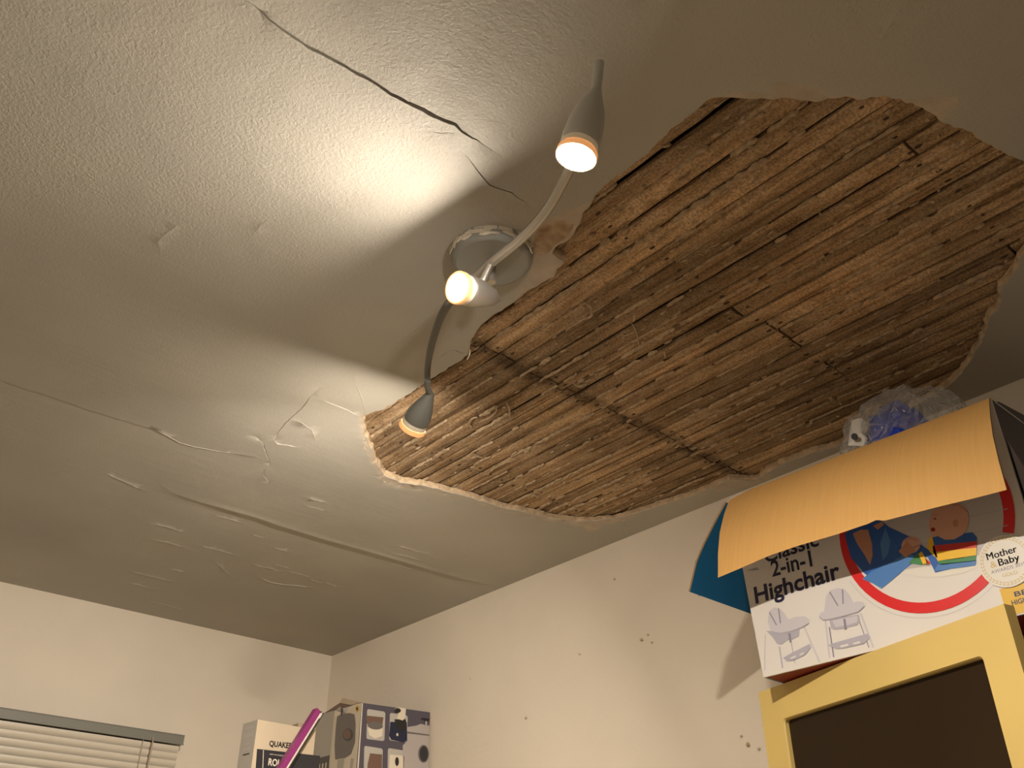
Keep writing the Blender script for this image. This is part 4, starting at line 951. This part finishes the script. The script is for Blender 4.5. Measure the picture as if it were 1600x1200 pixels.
g_.ppoly([(527,1120),(533,1116),(546,1114),(554,1116),(556,1130),(555,1160),(549,1178),(540,1184),(524,1187),(523,1165),(525,1135)], 'silver2', 2)
g_.ppoly(ell(544, 1148, 8, 10), 'charcoal', 3); g_.ppoly(ell(543, 1147, 6, 8), 'brownp', 4)
g_.ppoly([(533,1108),(536,1107),(535,1118),(533,1118)], 'black', 3); g_.ppoly(ell(558.5, 1107.5, 3, 5), 'mustard', 3); g_.ppoly(ell(558.5, 1107.5, 1.6, 2.6), 'black', 4)
for k in range(4): g_.ppoly([(494+k*5,1196-k*1.3),(496+k*5,1195-k*1.3),(495+k*5,1203),(493+k*5,1203)], 'cream', 3)
g_.ppoly([(528,1188),(538,1185),(535,1210),(526,1210)], 'steam', 3); g_.ppoly([(549,1184),(553,1186),(551,1200),(547,1200)], 'silver', 3)
mb.obj('carton', e)
# its raised top flap, and a dark sheet painted as the shade inside
back = Vector((A2.x, A2.y, zk))
P_ = [g_.px(503, 1115.5, 0), g_.px(530, 1098, 0), g_.px(549, 1101, 0)]
d3 = Vector((perp.x*0+Dr.x, Dr.y, 0))
for pts_, m_, lb in (([(504,1115),(530,1098),(549,1101.5)], 'brownp', 'dark sheet painted as the shadow inside the open top'), ([(530,1098),(535,1090.5),(563.5,1097.3),(549,1101.5)], 'beige', 'raised beige flap')):
    q0 = [g_.px(x, y, -8 if m_ == 'brownp' else -3) for x, y in pts_]
    mb = MB(); mb.hexa(q0, [v+d3*.004 for v in q0], M[m_]); mb.obj('top_flap_or_shade', e)['label'] = lb
# magenta folder and thin book leaning between the boxes
def leaning(name, label, cat, top, bot, wpx, depth, m, y_, pages=True):
    a, b = ony(*top, y_), ony(*bot, y_); d = (b-a).normalized(); k = (a.z-(ZS+.002))/(-d.z); b = a+d*k; s_ = Vector((-d.z, 0, d.x)); s_ = s_ if s_.x > 0 else -s_
    wd = (ony(top[0]+wpx, top[1]+wpx*.5, y_)-a).dot(s_); back_ = Vector((0, depth, 0)); e = thing(name, label, cat, b)
    def pl(o0, o1, m2, nm, ins=0):
        q = [a+s_*o0, b+s_*o0, b+s_*o1, a+s_*o1]; q = [v+Vector((0, ins, 0)) for v in q]
        if nm != 'cover': q[0] += d*.003; q[3] += d*.003
        zmin = min(v.z for v in q)
        if zmin < ZS+.0015: q = [v if v.z > ZS+.0015 else v-d*((ZS+.0015-v.z)/(-d.z)) for v in q]
        MB().hexa(q, [v+back_ for v in q], m2).obj(nm, e)
    return e, pl, wd
e, pl, wd = leaning('folder', 'magenta card folder leaning to the right, left of the appliance box', 'folder', (495.5,1106), (436,1201), 7.5, .022, M['magenta'], 2.24)
pl(0, wd, M['magenta'], 'cover'); pl(wd, wd*1.35, M['paper'], 'pages', .002)
e, pl, wd = leaning('thin_book', 'thin white book with dark edges leaning against the magenta folder', 'book', (502.5,1111), (447,1200), 1.0, .030, M['paper'], 2.266)
pl(0, wd*.9, M['navy'], 'cover'); pl(wd*.9, wd*3.6, M['paper'], 'pages', .002); pl(wd*3.6, wd*4.6, M['charcoal'], 'cover')
a = ony(464, 1150, 2.40); b = ony(492, 1146, 2.40)
e, mb, A2, B2, C2 = carton('tan_carton', 'small mottled tan carton between the leaning book and appliance box', (a.x, 2.40), (b.x, 2.40), (a.x, 2.445), ZS, ony(480, 1132, 2.40).z, ['tan', 'tan', 'tan', 'tan'])
mb.obj('carton', e)
a = onz(347, 1199, 1.985)
e, mb, A2, B2, C2 = carton('yellow_packet', 'small yellow packet just showing at left of the oats box', (a.x+.002, a.y+.02), (a.x+.028, a.y+.022), (a.x, a.y+.05), ZS, 1.975, ['yellow', 'yellow', 'yellow', 'yellow'])
mb.obj('carton', e)
